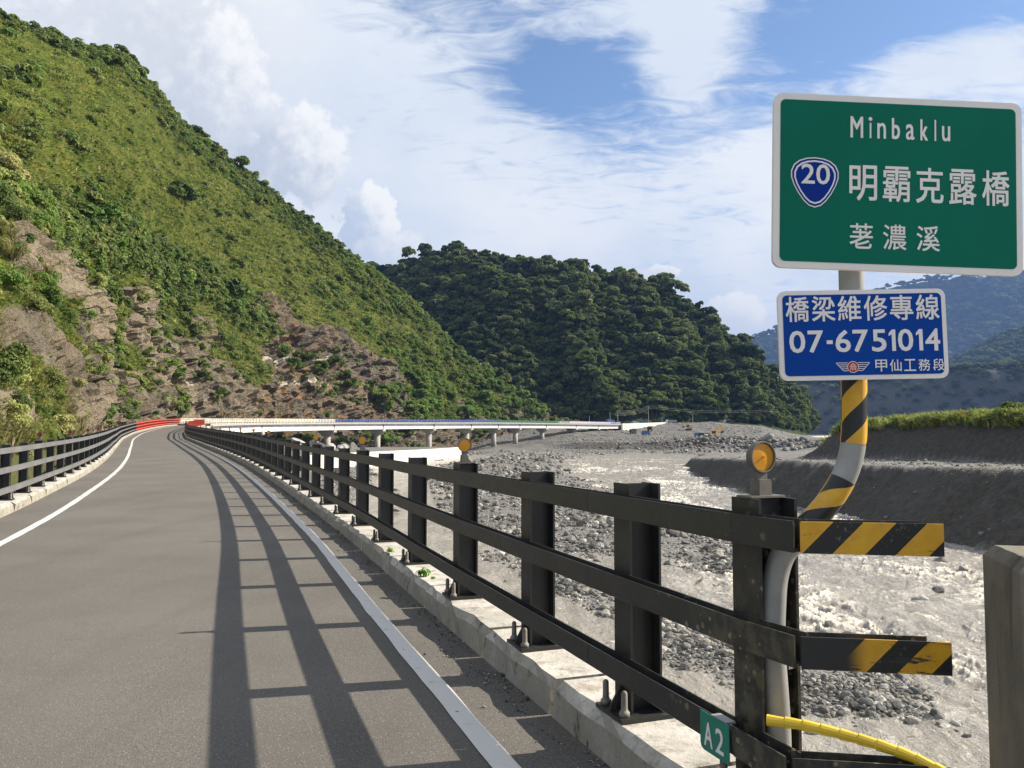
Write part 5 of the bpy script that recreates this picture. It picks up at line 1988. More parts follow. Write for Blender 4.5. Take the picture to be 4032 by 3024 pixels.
def crown_mesh(name, seed, mat, rx=4.5, rz=3.6, lobes=9, per=75, size=1.15, lift=0.0, flat=False):
    rng = np.random.default_rng(seed)
    C, N = [], []
    for k in range(lobes):
        a = rng.uniform(0, 2 * math.pi)
        rr = rx * math.sqrt(rng.uniform(0, 0.75))
        zz = rng.uniform(-0.55, 0.75) * rz * (1 - 0.55 * (rr / rx) ** 2)
        c = np.array([rr * math.cos(a), rr * math.sin(a), zz])
        r = rx * rng.uniform(0.30, 0.48)
        d = rng.normal(size=(per, 3))
        d /= np.linalg.norm(d, axis=1, keepdims=True)
        d[:, 2] = np.where(d[:, 2] < -0.35, -d[:, 2], d[:, 2])
        rad = r * (rng.uniform(0.55, 1.0, (per, 1)) ** 0.5)
        C.append(c + d * rad * np.array([1.1, 1.1, 0.75 if not flat else 0.5]))
        N.append(d + rng.normal(scale=0.45, size=d.shape) + np.array([0, 0, 0.35]))
    C = np.concatenate(C)
    C[:, 2] += lift
    return cards_mesh(name, C, np.concatenate(N), size * rng.uniform(0.6, 1.25, len(C)), mat, rng)


def tuft_mesh(name, seed, mat, n=34, r=0.55, h=1.0, w=0.12):
    rng = np.random.default_rng(seed)
    V, Fq = [], []
    for k in range(n):
        a = rng.uniform(0, 2 * math.pi)
        q = r * math.sqrt(rng.uniform(0, 1)) * 0.6
        b = np.array([q * math.cos(a), q * math.sin(a), -0.05])
        le = rng.uniform(0.25, 1.0) * r * 1.3
        hh = h * rng.uniform(0.5, 1.1)
        mid = b + np.array([math.cos(a) * le * 0.45, math.sin(a) * le * 0.45, hh * 0.72])
        tip = b + np.array([math.cos(a) * le * 1.15, math.sin(a) * le * 1.15, hh * rng.uniform(0.75, 1.0)])
        s = np.array([-math.sin(a), math.cos(a), 0]) * w * rng.uniform(0.6, 1.2)
        i = len(V)
        V += [b - s * 0.5, b + s * 0.5, mid + s * 0.6, tip, mid - s * 0.6]
        Fq += [(i, i + 1, i + 2, i + 4), (i + 4, i + 2, i + 3, i + 3)]
    me = bpy.data.meshes.new(name)
    me.from_pydata([tuple(v) for v in V], [], [tuple(dict.fromkeys(f)) for f in Fq])
    me.materials.append(mat)
    return me


def stone_mesh(name, seed, mat, sub=2, rough=0.35):
    bm = bmesh.new()
    bmesh.ops.create_icosphere(bm, subdivisions=sub, radius=1.0)
    co = np.array([v.co[:] for v in bm.verts])
    rng = np.random.default_rng(seed)
    # cut by a few planes for a broken look
    for k in range(7):
        d = rng.normal(size=3)
        d /= np.linalg.norm(d)
        lim = rng.uniform(0.55, 0.85)
        p = co @ d
        co = co - np.outer(np.clip(p - lim, 0, None), d)
    co *= np.array([1.0, rng.uniform(0.65, 0.95), rng.uniform(0.5, 0.75)])
    f = fbm(co[:, 0] * 1.7 + seed, co[:, 1] * 1.7, co[:, 2] * 1.7, 3, seed)
    co *= (1 + rough * 0.35 * f)[:, None]
    for v, c in zip(bm.verts, co):
        v.co = c
    me = bpy.data.meshes.new(name)
    bm.to_mesh(me)
    bm.free()
    me.materials.append(mat)
    return me


def sheet_points(P, N, n, weight, rng):
    """n random points on a grid surface P (i, j, 3) with per-cell weight; returns positions, normals, cell indices"""
    A = np.linalg.norm(np.cross(P[1:, :-1] - P[:-1, :-1], P[:-1, 1:] - P[:-1, :-1]), axis=2)
    W = (A * weight[:-1, :-1]).ravel()
    W = W / W.sum()
    k = rng.choice(len(W), n, p=W)
    i, j = np.unravel_index(k, A.shape)
    a, b = rng.uniform(size=n)[:, None], rng.uniform(size=n)[:, None]
    pos = P[i, j] * (1 - a) * (1 - b) + P[i + 1, j] * a * (1 - b) + P[i, j + 1] * (1 - a) * b + P[i + 1, j + 1] * a * b
    return pos, N[i, j], i, j


def yawed(n, rng, tilt=0.12):
    r = rng.normal(scale=tilt, size=(n, 3))
    r[:, 2] = rng.uniform(0, 2 * math.pi, n)
    return r


def build_hill_plants():
    rng = np.random.default_rng(5)
    n, nv = HROCK.shape
    vs = np.repeat(HV[None, :], n, 0)
    S = np.repeat(HS[:, None], nv, 1)
    x, y, z = HP[:, :, 0], HP[:, :, 1], HP[:, :, 2]
    px, py = project(HP)
    inview = ((px > -260) & (px < 2400) & (py > -80) & (py < 1800) & (y > 3)).astype(float)
    dist = np.hypot(x, y)
    ok = inview * (vs > 0.0) * (vs <= 1.02)
    open_ = sstep(0.62, 0.30, HROCK)
    # the scrub: along the crest, in the broken ground low down, and over the far end of the spur
    f1 = fbm((x / 30).ravel(), (y / 30).ravel(), (z / 30).ravel(), 4, 101).reshape(n, nv)
    f2 = fbm((x / 9).ravel(), (y / 9).ravel(), (z / 9).ravel(), 3, 102).reshape(n, nv)
    belt = poly_sd(px.ravel(), py.ravel(), [(-300, 690), (0, 730), (200, 770), (420, 900), (640, 985), (900, 1095), (1040, 1165), (1080, 1290), (1000, 1330), (860, 1230), (640, 1130), (430, 1050), (260, 970), (0, 890), (-300, 850)]).reshape(n, nv)
    belt = sstep(-40, 25, belt + 45 * f2)
    scrub = 0.014 + 0.07 * sstep(0.15, 0.55, f1) + 0.75 * belt + 0.8 * sstep(0.80, 0.95, vs) * sstep(0.2, -0.2, f2 - 0.1 * (S - 6)) + 0.6 * sstep(0.36, 0.22, vs) * sstep(-0.05, 0.4, f2) + 0.6 * sstep(11.5, 14.5, S) * sstep(-0.3, 0.3, f2)
    meadow = poly_sd(px.ravel(), py.ravel(), [(820, 1090), (950, 1135), (1100, 1190), (1300, 1290), (1440, 1420), (1590, 1580), (1620, 1560), (1500, 1390), (1330, 1255), (1100, 1140), (900, 1075)]).reshape(n, nv)
    mead = sstep(-30, 20, meadow)
    scrub = scrub * (1 - 0.85 * mead)
    thin = np.clip(150 / np.maximum(dist, 20), 0.35, 2.2)
    # low grass tufts everywhere that is not rock
    tufts = [tuft_mesh('tuft', 200 + i, MAT['grass_leaf'], 30, 0.75, 0.75 + 0.15 * i, 0.16) for i in range(3)] + [tuft_mesh('tuft', 210 + i, MAT['fresh_leaf'], 30, 0.75, 0.8, 0.17) for i in range(1)]
    pos, nr, i, j = sheet_points(HP, HN, 62000, ok * (0.02 + open_) * thin * np.where(y < 90, 1.6, 1.0), rng)
    s = rng.uniform(0.5, 1.15, len(pos)) * np.clip(np.hypot(pos[:, 0], pos[:, 1]) / 150, 0.42, 1.2) * np.where(HROCK[i, j] > 0.5, 0.6, 1.0)
    idx = rng.choice(4, len(pos), p=[.3, .3, .25, .15])
    scatter('slope_grass', pos, yawed(len(pos), rng, 0.2), np.stack([s * 1.15, s * 1.15, s * 0.9], 1), idx, tufts, 'yellow green grass covering the steep slope')
    bushes = [crown_mesh('bush', 300 + i, MAT['bush_leaf'], 1.0, 0.8, 7, 80, 0.19, 0.35) for i in range(4)] + [crown_mesh('bush', 320 + i, MAT['fresh_leaf'], 1.0, 0.75, 7, 80, 0.18, 0.3) for i in range(2)]
    fine = [crown_mesh('bush', 340 + i, MAT[m_], 1.0, 0.8, 10, 150, 0.095, 0.35) for i, m_ in enumerate(('bush_leaf', 'bush_leaf', 'fresh_leaf', 'grass_leaf'))]
    pos, nr, i, j = sheet_points(HP, HN, 1500, ok * (y < 120) * (0.05 + scrub) * (0.04 + open_) * thin, rng)
    s = rng.lognormal(-0.25, 0.4, len(pos)) * np.clip(np.hypot(pos[:, 0], pos[:, 1]) / 85, 0.5, 1.2)
    scatter('roadside_scrub', pos, yawed(len(pos), rng, 0.2), np.stack([s, s, s * 1.1], 1), rng.integers(0, 4, len(pos)), fine, 'leafy green scrub on the rock beside the road')
    pos, nr, i, j = sheet_points(HP, HN, 10500, ok * (y > 105) * scrub * (0.10 + open_) * thin, rng)
    d = np.hypot(pos[:, 0], pos[:, 1])
    s = rng.lognormal(0.0, 0.35, len(pos)) * 1.15 * np.clip(d / 130, 0.6, 1.35)
    idx = rng.choice(6, len(pos), p=[.22, .22, .2, .16, .1, .1])
    idx = np.where((HS[i] > 12.5) & (HV[j] < 0.5) & (rng.uniform(size=len(idx)) < 0.55), 4 + (idx % 2), idx)
    scatter('slope_scrub', pos, yawed(len(pos), rng, 0.15), np.stack([s, s, s * rng.uniform(0.75, 1.15, len(s))], 1), idx, bushes, 'dark green scrub on the steep slope')
    f3 = fbm((x / 5 + z / 9).ravel(), (y / 12).ravel(), (z / 3.2).ravel(), 3, 104).reshape(n, nv)
    pos, nr, i, j = sheet_points(HP, HN, 12000, ok * (y > 70) * open_ * sstep(0.02, 0.4, f3) * thin, rng)
    s = rng.uniform(0.38, 0.85, len(pos)) * np.clip(np.hypot(pos[:, 0], pos[:, 1]) / 170, 0.6, 1.2)
    scatter('slope_herbs', pos, yawed(len(pos), rng, 0.2), np.stack([s * 1.2, s * 1.2, s], 1), rng.choice(6, len(pos), p=[.2, .2, .2, .14, .13, .13]), bushes, 'small dark herbs dotted over the grassy slope')
    # reeds hanging over the near rock
    reeds = [tuft_mesh('reed', 230 + i, MAT['reed_leaf'], 40, 0.9, 1.5, 0.07) for i in range(2)]
    pos, nr, i, j = sheet_points(HP, HN, 1500, ok * (vs < 0.4) * (y < 120) * sstep(0.0, 0.5, f2) * sstep(0.9, 0.4, HROCK), rng)
    s = rng.uniform(0.5, 1.1, len(pos))
    scatter('slope_reeds', pos, yawed(len(pos), rng, 0.3), np.stack([s, s, s], 1), rng.integers(0, 2, len(pos)), reeds, 'dry silvergrass hanging over the rock beside the road')


def tree_mesh_pair(seed, leafmat, h=11.0, rx=4.4, lobes=9, per=70, size=1.15, flat=False, trunk=0.42):
    rng = np.random.default_rng(seed)
    cr = crown_mesh('crown', seed, leafmat, rx, h * 0.28, lobes, per, size, h * 0.70, flat)
    m = MB()
    top = h * 0.68
    m.tube([(0, 0, -1.0), (rng.normal() * 0.1, rng.normal() * .1, h * 0.25), (rng.normal() * 0.25, rng.normal() * .25, top)], [h * 0.026, h * 0.020, h * 0.010], 7)
    for k in range(5):
        a = rng.uniform(0, 6.28)
        z0 = h * rng.uniform(0.38, 0.6)
        e = rx * rng.uniform(0.5, 0.85)
        m.tube([(0, 0, z0), (math.cos(a) * e * .5, math.sin(a) * e * .5, z0 + h * .12), (math.cos(a) * e, math.sin(a) * e, z0 + h * .2)], [h * .010, h * .007, h * .003], 5)
    tr = m.mesh('trunk')
    tr.materials.append(MAT['bark'])
    return tr, cr


TREES = []


def plant_tree(kind, pos, scale, yaw, label, group=None, name='tree', zs=1.0):
    tr, cr = TREES[kind]
    r = empty(name, pos, (0, 0, yaw))
    r.scale = (scale, scale, scale * zs)
    tag(r, label, 'tree', group)
    obj('trunk', tr, None, r)
    obj('crown', cr, None, r)
    return r


def build_trees():
    rng = np.random.default_rng(9)
    for i in range(5):
        TREES.append(tree_mesh_pair(400 + i, MAT['forest_leaf'], 11, 4.6, 9 + i % 3, 70, 1.15, i % 2 == 1))
    for i in range(3):
        TREES.append(tree_mesh_pair(420 + i, MAT['fresh_leaf'], 9, 4.0, 9, 70, 0.95))
    for i in range(2):
        TREES.append(tree_mesh_pair(430 + i, MAT['bush_leaf'], 8, 3.4, 9, 70, 0.85))
    n, m = MP.shape[:2]
    px, py = project(MP)
    vs = np.repeat(MV[None, :], n, 0)
    # hidden behind the spur: only the part that can be seen
    spur = [at_depth(*h[1]) for h in HILL]
    vis = ((px > 1180) & (px < 3330) & (vs > 0.0) & (vs <= 1.03)).astype(float)
    pos, nr, i, j = sheet_points(MP, MN, 8200, vis, rng)
    tx, ty = project(pos)
    score = pos[:, 1] - 400 * (MV[j] > 0.97)          # nearest trees and those that stand on the skyline
    score = np.where((tx > 1500) & (tx < 3250), score, 1e6)
    # behind the bridge end the lowest rows are hidden by the spur
    order = np.argsort(score)
    skyl = [k for k in order if MV[j[k]] > 0.97 and MV[j[k]] <= 1.01][:70]
    lowt = [k for k in order if MV[j[k]] <= 0.97][:190]
    own = skyl + lowt
    rest = np.setdiff1d(np.arange(len(pos)), np.array(own))
    for k in own:
        sky = MV[j[k]] > 0.97
        kd = int(rng.integers(0, 5))
        if not sky and rng.uniform() < 0.2:
            kd = 8 + int(rng.integers(0, 2))
        sc_ = rng.uniform(0.45, 0.95) * (1.0 if not sky else 0.85)
        look = ('flat-crowned' if kd in (1, 3) else 'olive green' if kd > 7 else 'round-crowned')
        size = 'small' if sc_ < 0.60 else 'tall' if sc_ > 0.78 else 'middling'
        lab = '%s %s dark tree standing on the crest of the wooded mountain' % (size, look) if sky else '%s %s tree at the foot of the wooded mountain' % (size, look)
        plant_tree(kd, pos[k] - np.array([0, 0, 0.8]), sc_, rng.uniform(0, 6.28), lab,
                   'trees along the crest of the wooded mountain' if sky else 'trees along the foot of the wooded mountain', zs=rng.uniform(0.9, 1.2))
    both = []
    for tr, cr in TREES[:5] + TREES[8:10]:
        both.append(cr)
    s = rng.lognormal(-0.52, 0.36, len(rest))
    idx = rng.choice(7, len(rest), p=[.18, .18, .18, .16, .16, .07, .07])
    scatter('forest', pos[rest] - np.array([0, 0, 2.0]), yawed(len(rest), rng, 0.1), np.stack([s, s, s * rng.uniform(0.85, 1.2, len(s))], 1), idx, both, 'dense dark forest covering the mountain across the valley')
    # far ranges: a rough coat of crowns
    for nm, P, N, vv, cnt, k0, lab in (('scarp_trees', SP, SN, SV, 1500, 1.3, 'trees along the top of the bare scarp'), ('range_forest', P2, N2, V2, 4000, 2.4, 'hazy forest on the nearer blue range'), ('distant_forest', P3, N3, V3, 5600, 4.0, 'hazy forest on the farthest blue range')):
        q, r = project(P)
        vs = np.repeat(vv[None, :], P.shape[0], 0)
        w = ((q > 2700) & (q < 5400) & (vs > 0) & (vs < 1.02)).astype(float)
        if nm == 'scarp_trees':
            w = w * (0.05 + sstep(0.86, 0.95, vs))
        ps, _, _, _ = sheet_points(P, N, cnt, w, rng)
        s = rng.uniform(0.8, 1.35, cnt) * k0
        scatter(nm, ps - np.array([0, 0, 3.0 * k0]), yawed(cnt, rng, 0.1), np.stack([s, s, s], 1), rng.integers(0, 5, cnt), both[:5], lab)
    # trees of the spur: low end beyond the bridge, and a few on the crest
    def on_hill(px0, py0):
        q, r = project(HP)
        dd = (q - px0) ** 2 + (r - py0) ** 2 + np.where(HV[None, :] < 0.01, 1e9, 0) + np.where(HV[None, :] > 1.0, 1e9, 0)
        k = np.unravel_index(np.argmin(dd), dd.shape)
        return HP[k]
    plant_tree(8, on_hill(944, 684) - np.array([0, 0, 1.6]), 1.15, 1.0, 'lone round dark tree on the crest of the steep slope', name='lone_tree')
    for a, b, s in ((770, 536, 1.0), (795, 560, 0.95), (840, 590, 0.8), (650, 430, 0.7), (480, 205, 0.9), (250, 165, 0.7), (1110, 790, 0.5), (560, 290, 0.8), (520, 240, .7), (610, 350, .8)):
        plant_tree(8 + int(rng.integers(0, 2)), on_hill(a, b) - np.array([0, 0, 2.4 * s]), s * 0.85, rng.uniform(0, 6), 'small dark tree on the crest of the steep slope', 'trees on the crest of the steep slope')
    for k in range(64):
        a = rng.uniform(1480, 2170)
        lo = np.interp(a, [1480, 1700, 1900, 2150], [1560, 1480, 1500, 1630])
        b = rng.uniform(lo, 1660)
        p = on_hill(a, b)
        kd = 5 + int(rng.integers(0, 3)) if rng.uniform() < 0.65 else 8 + int(rng.integers(0, 2))
        sc_ = rng.uniform(0.5, 0.95)
        plant_tree(kd, p - np.array([0, 0, .8]), sc_, rng.uniform(0, 6), '%s %s bushy tree at the low end of the slope beyond the bridge' % ('small' if sc_ < 0.65 else 'large' if sc_ > 0.8 else 'middling', 'bright green' if kd < 8 else 'dark green'), 'trees at the low end of the slope')


def build_stones():
    rng = np.random.default_rng(21)
    protos = [stone_mesh('stone', 500 + i, MAT['river_stone'], 2) for i in range(7)]
    P, Sx = [], []
    # even in the picture: pick photo pixels of the bed and drop stones there
    N = 125000
    px = rng.uniform(1250, 4100, N)
    py = 1745 + (3100 - 1745) * rng.uniform(0, 1, N) ** 1.9
    px = np.concatenate([px, rng.uniform(1600, 3900, 60000)])
    py = np.concatenate([py, rng.uniform(1990, 2880, 60000)])
    pts = np.array([at_z(a, b, -5.7) for a, b in zip(px, py)])
    x, y = pts[:, 0], pts[:, 1]
    k = (y > 12) & (y < 340)
    x, y = x[k], y[k]
    z, wet, gr, sdn, d, e = bed(x, y)
    over = z - zw(y)
    clump = fbm(x / 3.5, y / 3.5, octv=3, seed=120)
    keep = (((sdn > -0.6) & (d < 0.5)) | ((d > 0.3) & (rng.uniform(size=len(x)) < 0.035)) | ((d > 6.5) & (e < -1) & (rng.uniform(size=len(x)) < 0.6))) & (rng.uniform(size=len(x)) < np.clip(0.55 + clump, 0.12, 1))
    keep &= (e < 0) | (y > 130)
    rare = rng.uniform(size=len(x)) < 0.006
    keep |= (rare & (over > -0.7) & (over < 0) & (y > 25))
    x, y, z, sdn, over = x[keep], y[keep], z[keep], sdn[keep], over[keep]
    base = np.clip(0.026 + 0.00082 * y, 0.03, 0.27)
    s = np.minimum(base * rng.lognormal(0, 0.55, len(x)) * (1 + 0.7 * (clump[keep] > 0.35)), np.minimum(0.12 + 0.0045 * y, 0.9))
    s = np.where(d[keep] > 0.3, s * 0.6, s)
    s = np.where(over < 0, np.maximum(s, np.minimum(-over, 0.6) * 0.95), s)
    print('stones', len(x))
    scatter('river_stones', np.stack([x, y, z + s * 0.22], 1), yawed(len(x), rng, 0.35), np.stack([s, s, s], 1), rng.integers(0, 7, len(x)), protos, 'grey stones covering the gravel bars of the river')
    # broken boulders that face the levee
    N = 5200
    px = rng.uniform(2150, 3330, N)
    Y = rng.uniform(322, 372, N)
    x, y = (px - CX) / F_PX * Y, Y
    z, *_ = bed(x, y)
    z2, *_ = bed(x, y + 1.0)
    k = (z2 - z > 0.16) | (rng.uniform(size=N) < 0.18)
    x, y, z = x[k], y[k], z[k]
    s = 0.42 * rng.lognormal(0, 0.45, len(x)) * np.clip((px[k] - 2000) / 700, 0.5, 1.35)
    scatter('levee_stones', np.stack([x, y, z + s * 0.2], 1), yawed(len(x), rng, 0.5), np.stack([s, s, s], 1), rng.integers(0, 7, len(x)), protos, 'broken grey boulders facing the far levee')
    N = 9000
    px = rng.uniform(1850, 3080, N)
    Y = rng.uniform(358, 505, N)
    x, y = (px - CX) / F_PX * Y, Y
    z, *_ = bed(x, y)
    s = 0.10 + 0.12 * rng.lognormal(0, 0.55, N)
    k = fbm(x / 9, y / 9, octv=3, seed=131) > -0.15
    scatter('spoil_stones', np.stack([x, y, z + s * 0.15], 1)[k], yawed(int(k.sum()), rng, 0.5), np.stack([s, s, s], 1)[k], rng.integers(0, 7, int(k.sum())), protos, 'grey rubble strewn over the far spoil banks')
    # larger single boulders
    big = [stone_mesh('boulder', 540 + i, MAT['river_stone'], 3, 0.5) for i in range(5)]
    spots = [(2290, 2085, .55), (2232, 2072, .4), (2335, 2120, .42), (2370, 2060, .6), (2190, 2100, .35), (2785, 2165, .62), (2640, 2110, .55), (2830, 2190, .45), (2330, 2180, .38), (2355, 2192, .33), (2250, 2130, .34), (2850, 2200, .38), (2440, 2040, .5), (2700, 2140, .4),
             (1735, 1915, .45), (1560, 1927, .5), (1575, 1945, .5), (1560, 2005, .6), (1730, 1985, .4), (2100, 2040, .4), (1950, 2010, .35), (2020, 1960, .4), (3700, 2200, .55), (3800, 2225, .4), (3835, 2240, .35), (3265, 2435, .3), (3335, 2460, .28), (3190, 2830, .26), (3180, 2815, .2), (3800, 2855, .2), (3620, 2335, .45), (3690, 2300, .4), (3030, 2000, .5), (3140, 2000, .5)]
    inwater, ashore = 'dark wet boulder breaking the muddy current of the river', 'pale boulder lying on the gravel bar of the river'
    for a, b, s in spots:
        p = at_z(a, b, -5.75)
        zz = float(bed(np.array([p[0]]), np.array([p[1]]))[0][0])
        wet = zz < float(zw(p[1])) - 0.02
        o = obj('boulder', big[int(rng.integers(0, 5))], None, None, (p[0], p[1], max(zz, float(zw(p[1])) - 0.12) + s * 0.18), tuple(rng.uniform(0, 6, 3) * np.array([.08, .08, 1])))
        o.scale = (s, s * rng.uniform(.8, 1.2), s * rng.uniform(0.7, 1.1))
        tag(o, inwater if wet else ashore, 'boulder', 'boulders standing in the river' if wet else 'boulders on the gravel bars')
    for k in range(16):          # rock fall under the bridge
        a = rng.uniform(1010, 1560)
        Y = np.interp(a, [1000, 1250, 1560], [205, 245, 275]) + rng.uniform(-6, 12)
        s = rng.uniform(1.2, 3.0) * (1.35 if a < 1290 else 0.75)
        xx = (a - CX) / F_PX * Y
        o = obj('boulder', big[int(rng.integers(0, 5))], None, None, (xx, Y, -2.5 + s * 0.2), tuple(rng.uniform(0, 6, 3) * np.array([.1, .1, 1])))
        o.scale = (s, s, s * rng.uniform(0.8, 1.2))
        tag(o, 'big fallen block of rock lying under the white bridge', 'boulder', 'fallen blocks under the bridge')
    # grass and shrubs on the upper terrace across the river
    N = 46000
    px = rng.uniform(3150, 5600, N)
    Y = rng.uniform(46, 140, N)
    x, y = (px - CX) / F_PX * Y, Y
    z, wet, gr, sdn, d, e = bed(x, y)
    k = (e > 4.2) & (y < 134)
    x, y, z = x[k], y[k], z[k]
    tf = [tuft_mesh('tuft', 250 + i, MAT[m], 26, 0.5, 0.8, 0.06) for i, m in enumerate(('grass_leaf', 'reed_leaf', 'fresh_leaf'))]
    s = rng.uniform(0.6, 1.7, len(x))
    scatter('terrace_grass', np.stack([x, y, z], 1), yawed(len(x), rng, 0.2), np.stack([s, s, s], 1), rng.choice(3, len(x), p=[.45, .3, .25]), tf, 'sunlit grass along the top of the upper terrace')
    bs = [crown_mesh('shrub', 330 + i, MAT['bush_leaf'], 1.0, 0.8, 7, 50, 0.2, 0.5) for i in range(2)]
    for a, Y, s, lab in ((3510, 102, 1.5, 'rounded shrub on the grassy edge of the upper terrace'), (3990, 92, 2.2, 'broad dark shrub on the grassy terrace behind the blue board'), (3940, 93, 1.5, None), (3850, 97, 0.7, None), (3640, 100, 0.6, None), (3950, 110, 1.6, None), (3730, 118, .8, None)):
        u = (a - CX) / F_PX
        Y = next(q for q in np.arange(70, 134, 0.25) if u * q > np.interp(q, *zip(*BANK2_X)) + 6.0 + (Y % 5))
        x, y = u * Y, Y
        z = float(bed(np.array([x]), np.array([y]))[0][0])
        r = empty('shrub', (x, y, z - 0.2), (0, 0, a))
        r.scale = (s, s, s * 0.9)
        tag(r, lab or 'low dark shrub among the grass of the upper terrace', 'shrub', None if lab else 'low shrubs on the upper terrace')
        obj('foliage', bs[int(a) % 2], None, r)
        m = MB()
        m.tube([(0, 0, -0.2), (0.05, 0, 0.6)], [0.05, 0.02], 6)
        m.build('stem', MAT['bark'], r)


def build_grit():
    rng = np.random.default_rng(77)
    pr = [stone_mesh('grit', 570 + i, MAT['river_stone'], 1) for i in range(4)]
    S = S_A - 1 + rng.uniform(0, 1, 4200) ** 1.4 * 26
    o = 0.145 + np.abs(rng.normal(0, 0.11, len(S))) * (1 + 0.6 * fbm(S, S * 0, octv=2, seed=3))
    k = fbm(S * 1.3, o * 6, octv=3, seed=9) > -0.25
    S, o = S[k], o[k]
    p, t = rail_at(S)
    left = np.stack([-t[:, 1], t[:, 0], 0 * t[:, 0]], -1)
    q = p + left * o[:, None]
    s = rng.lognormal(-5.25, 0.5, len(S))
    q[:, 2] += 0.004 + s * 0.4
    scatter('road_grit', q, yawed(len(S), rng, 0.5), np.stack([s, s, s], 1), rng.integers(0, 4, len(S)), pr, 'loose grit lying along the foot of the river side kerb')


build_grit()
build_hill_plants()
build_trees()
build_stones()


# ------------------------------------------------------------------ works, vehicles and lines at the far end of the valley
def gz(x, y):
    return float(bed(np.array([float(x)]), np.array([float(y)]))[0][0])


def spot(px, Y, dz=0.0):
    x = (px - CX) / F_PX * Y
    return Vector((x, Y, gz(x, Y) + dz))


def wheels(root, xs, ys, r, w=0.28):
    for x in xs:
        for y in ys:
            m = MB()
            m.lathe([(-w / 2, r * .7), (-w / 2, r), (w / 2, r), (w / 2, r * .7)], 16, axis='y', c=(0, 0, 0))
            wh = m.build('wheel', MAT['tyre'], root, loc=(x, y, r))
            m = MB()
            m.lathe([(-w / 2 - 0.01, r * .45), (w / 2 + 0.01, r * .45)], 12, axis='y')
            m.build('rim', MAT['galvanised'], wh)


def car(pos, yaw, mat, label, kind='car', group=None):
    r = empty('parked_' + kind, pos, (0, 0, yaw))
    tag(r, label, kind, group)
    m = MB()
    if kind == 'car':
        m.prism([(-2.1, .35), (2.1, .35), (2.15, .7), (1.9, .85), (1.0, .95), (-1.9, 1.0), (-2.15, .8)], -.85, .85, axis='y')
        m.build('body', mat, r)
        m = MB()
        m.prism([(-1.8, .98), (1.0, .94), (.35, 1.45), (-1.2, 1.48)], -.74, .74, axis='y')
        m.build('cabin', MAT['glass_dark'], r)
        m = MB()
        m.box((-1.2, -.72, 1.475), (.35, .72, 1.52))
        m.build('roof', mat, r)
        wheels(r, (-1.3, 1.3), (-.8, .8), .32, .22)
    elif kind == 'truck':
        m.box((-3.2, -.42, .6), (3.0, .42, .85))
        m.build('chassis', MAT['machine_dark'], r)
        m = MB()
        m.prism([(1.5, .65), (3.15, .65), (3.2, 1.5), (2.95, 2.5), (1.55, 2.55)], -1.15, 1.15, axis='y')
        m.build('cab', mat, r)
        m = MB()
        m.prism([(2.6, 1.55), (3.21, 1.55), (3.0, 2.3), (2.6, 2.3)], -1.02, 1.02, axis='y')
        m.build('windscreen', MAT['glass_dark'], r)
        m = MB()
        m.prism([(-3.6, 1.0), (1.35, .95), (1.4, 2.35), (-3.7, 2.25)], -1.2, -1.1, axis='y')
        m.prism([(-3.6, 1.0), (1.35, .95), (1.4, 2.35), (-3.7, 2.25)], 1.1, 1.2, axis='y')
        m.box((-3.6, -1.1, .95), (1.35, 1.1, 1.05))
        m.box((1.3, -1.1, 1.05), (1.38, 1.1, 2.5))
        m.box((-3.68, -1.1, 1.05), (-3.6, 1.1, 2.2))
        m.build('tipper_body', MAT['machine_dark'] if mat is not MAT['car_white'] else MAT['pole_grey'], r)
        wheels(r, (-2.6, -1.5, 2.2), (-.95, .95), .5, .35)
    else:
        m.prism([(-2.2, .4), (2.2, .4), (2.25, 1.0), (1.9, 1.3), (-2.2, 1.9), (-2.3, .8)], -.85, .85, axis='y')
        m.build('body', mat, r)
        m = MB()
        m.prism([(-2.1, 1.3), (1.8, 1.2), (1.2, 1.85), (-2.1, 1.92)], -.8, .8, axis='y')
        m.build('cabin', MAT['glass_dark'], r)
        wheels(r, (-1.4, 1.5), (-.8, .8), .33, .22)
    return r


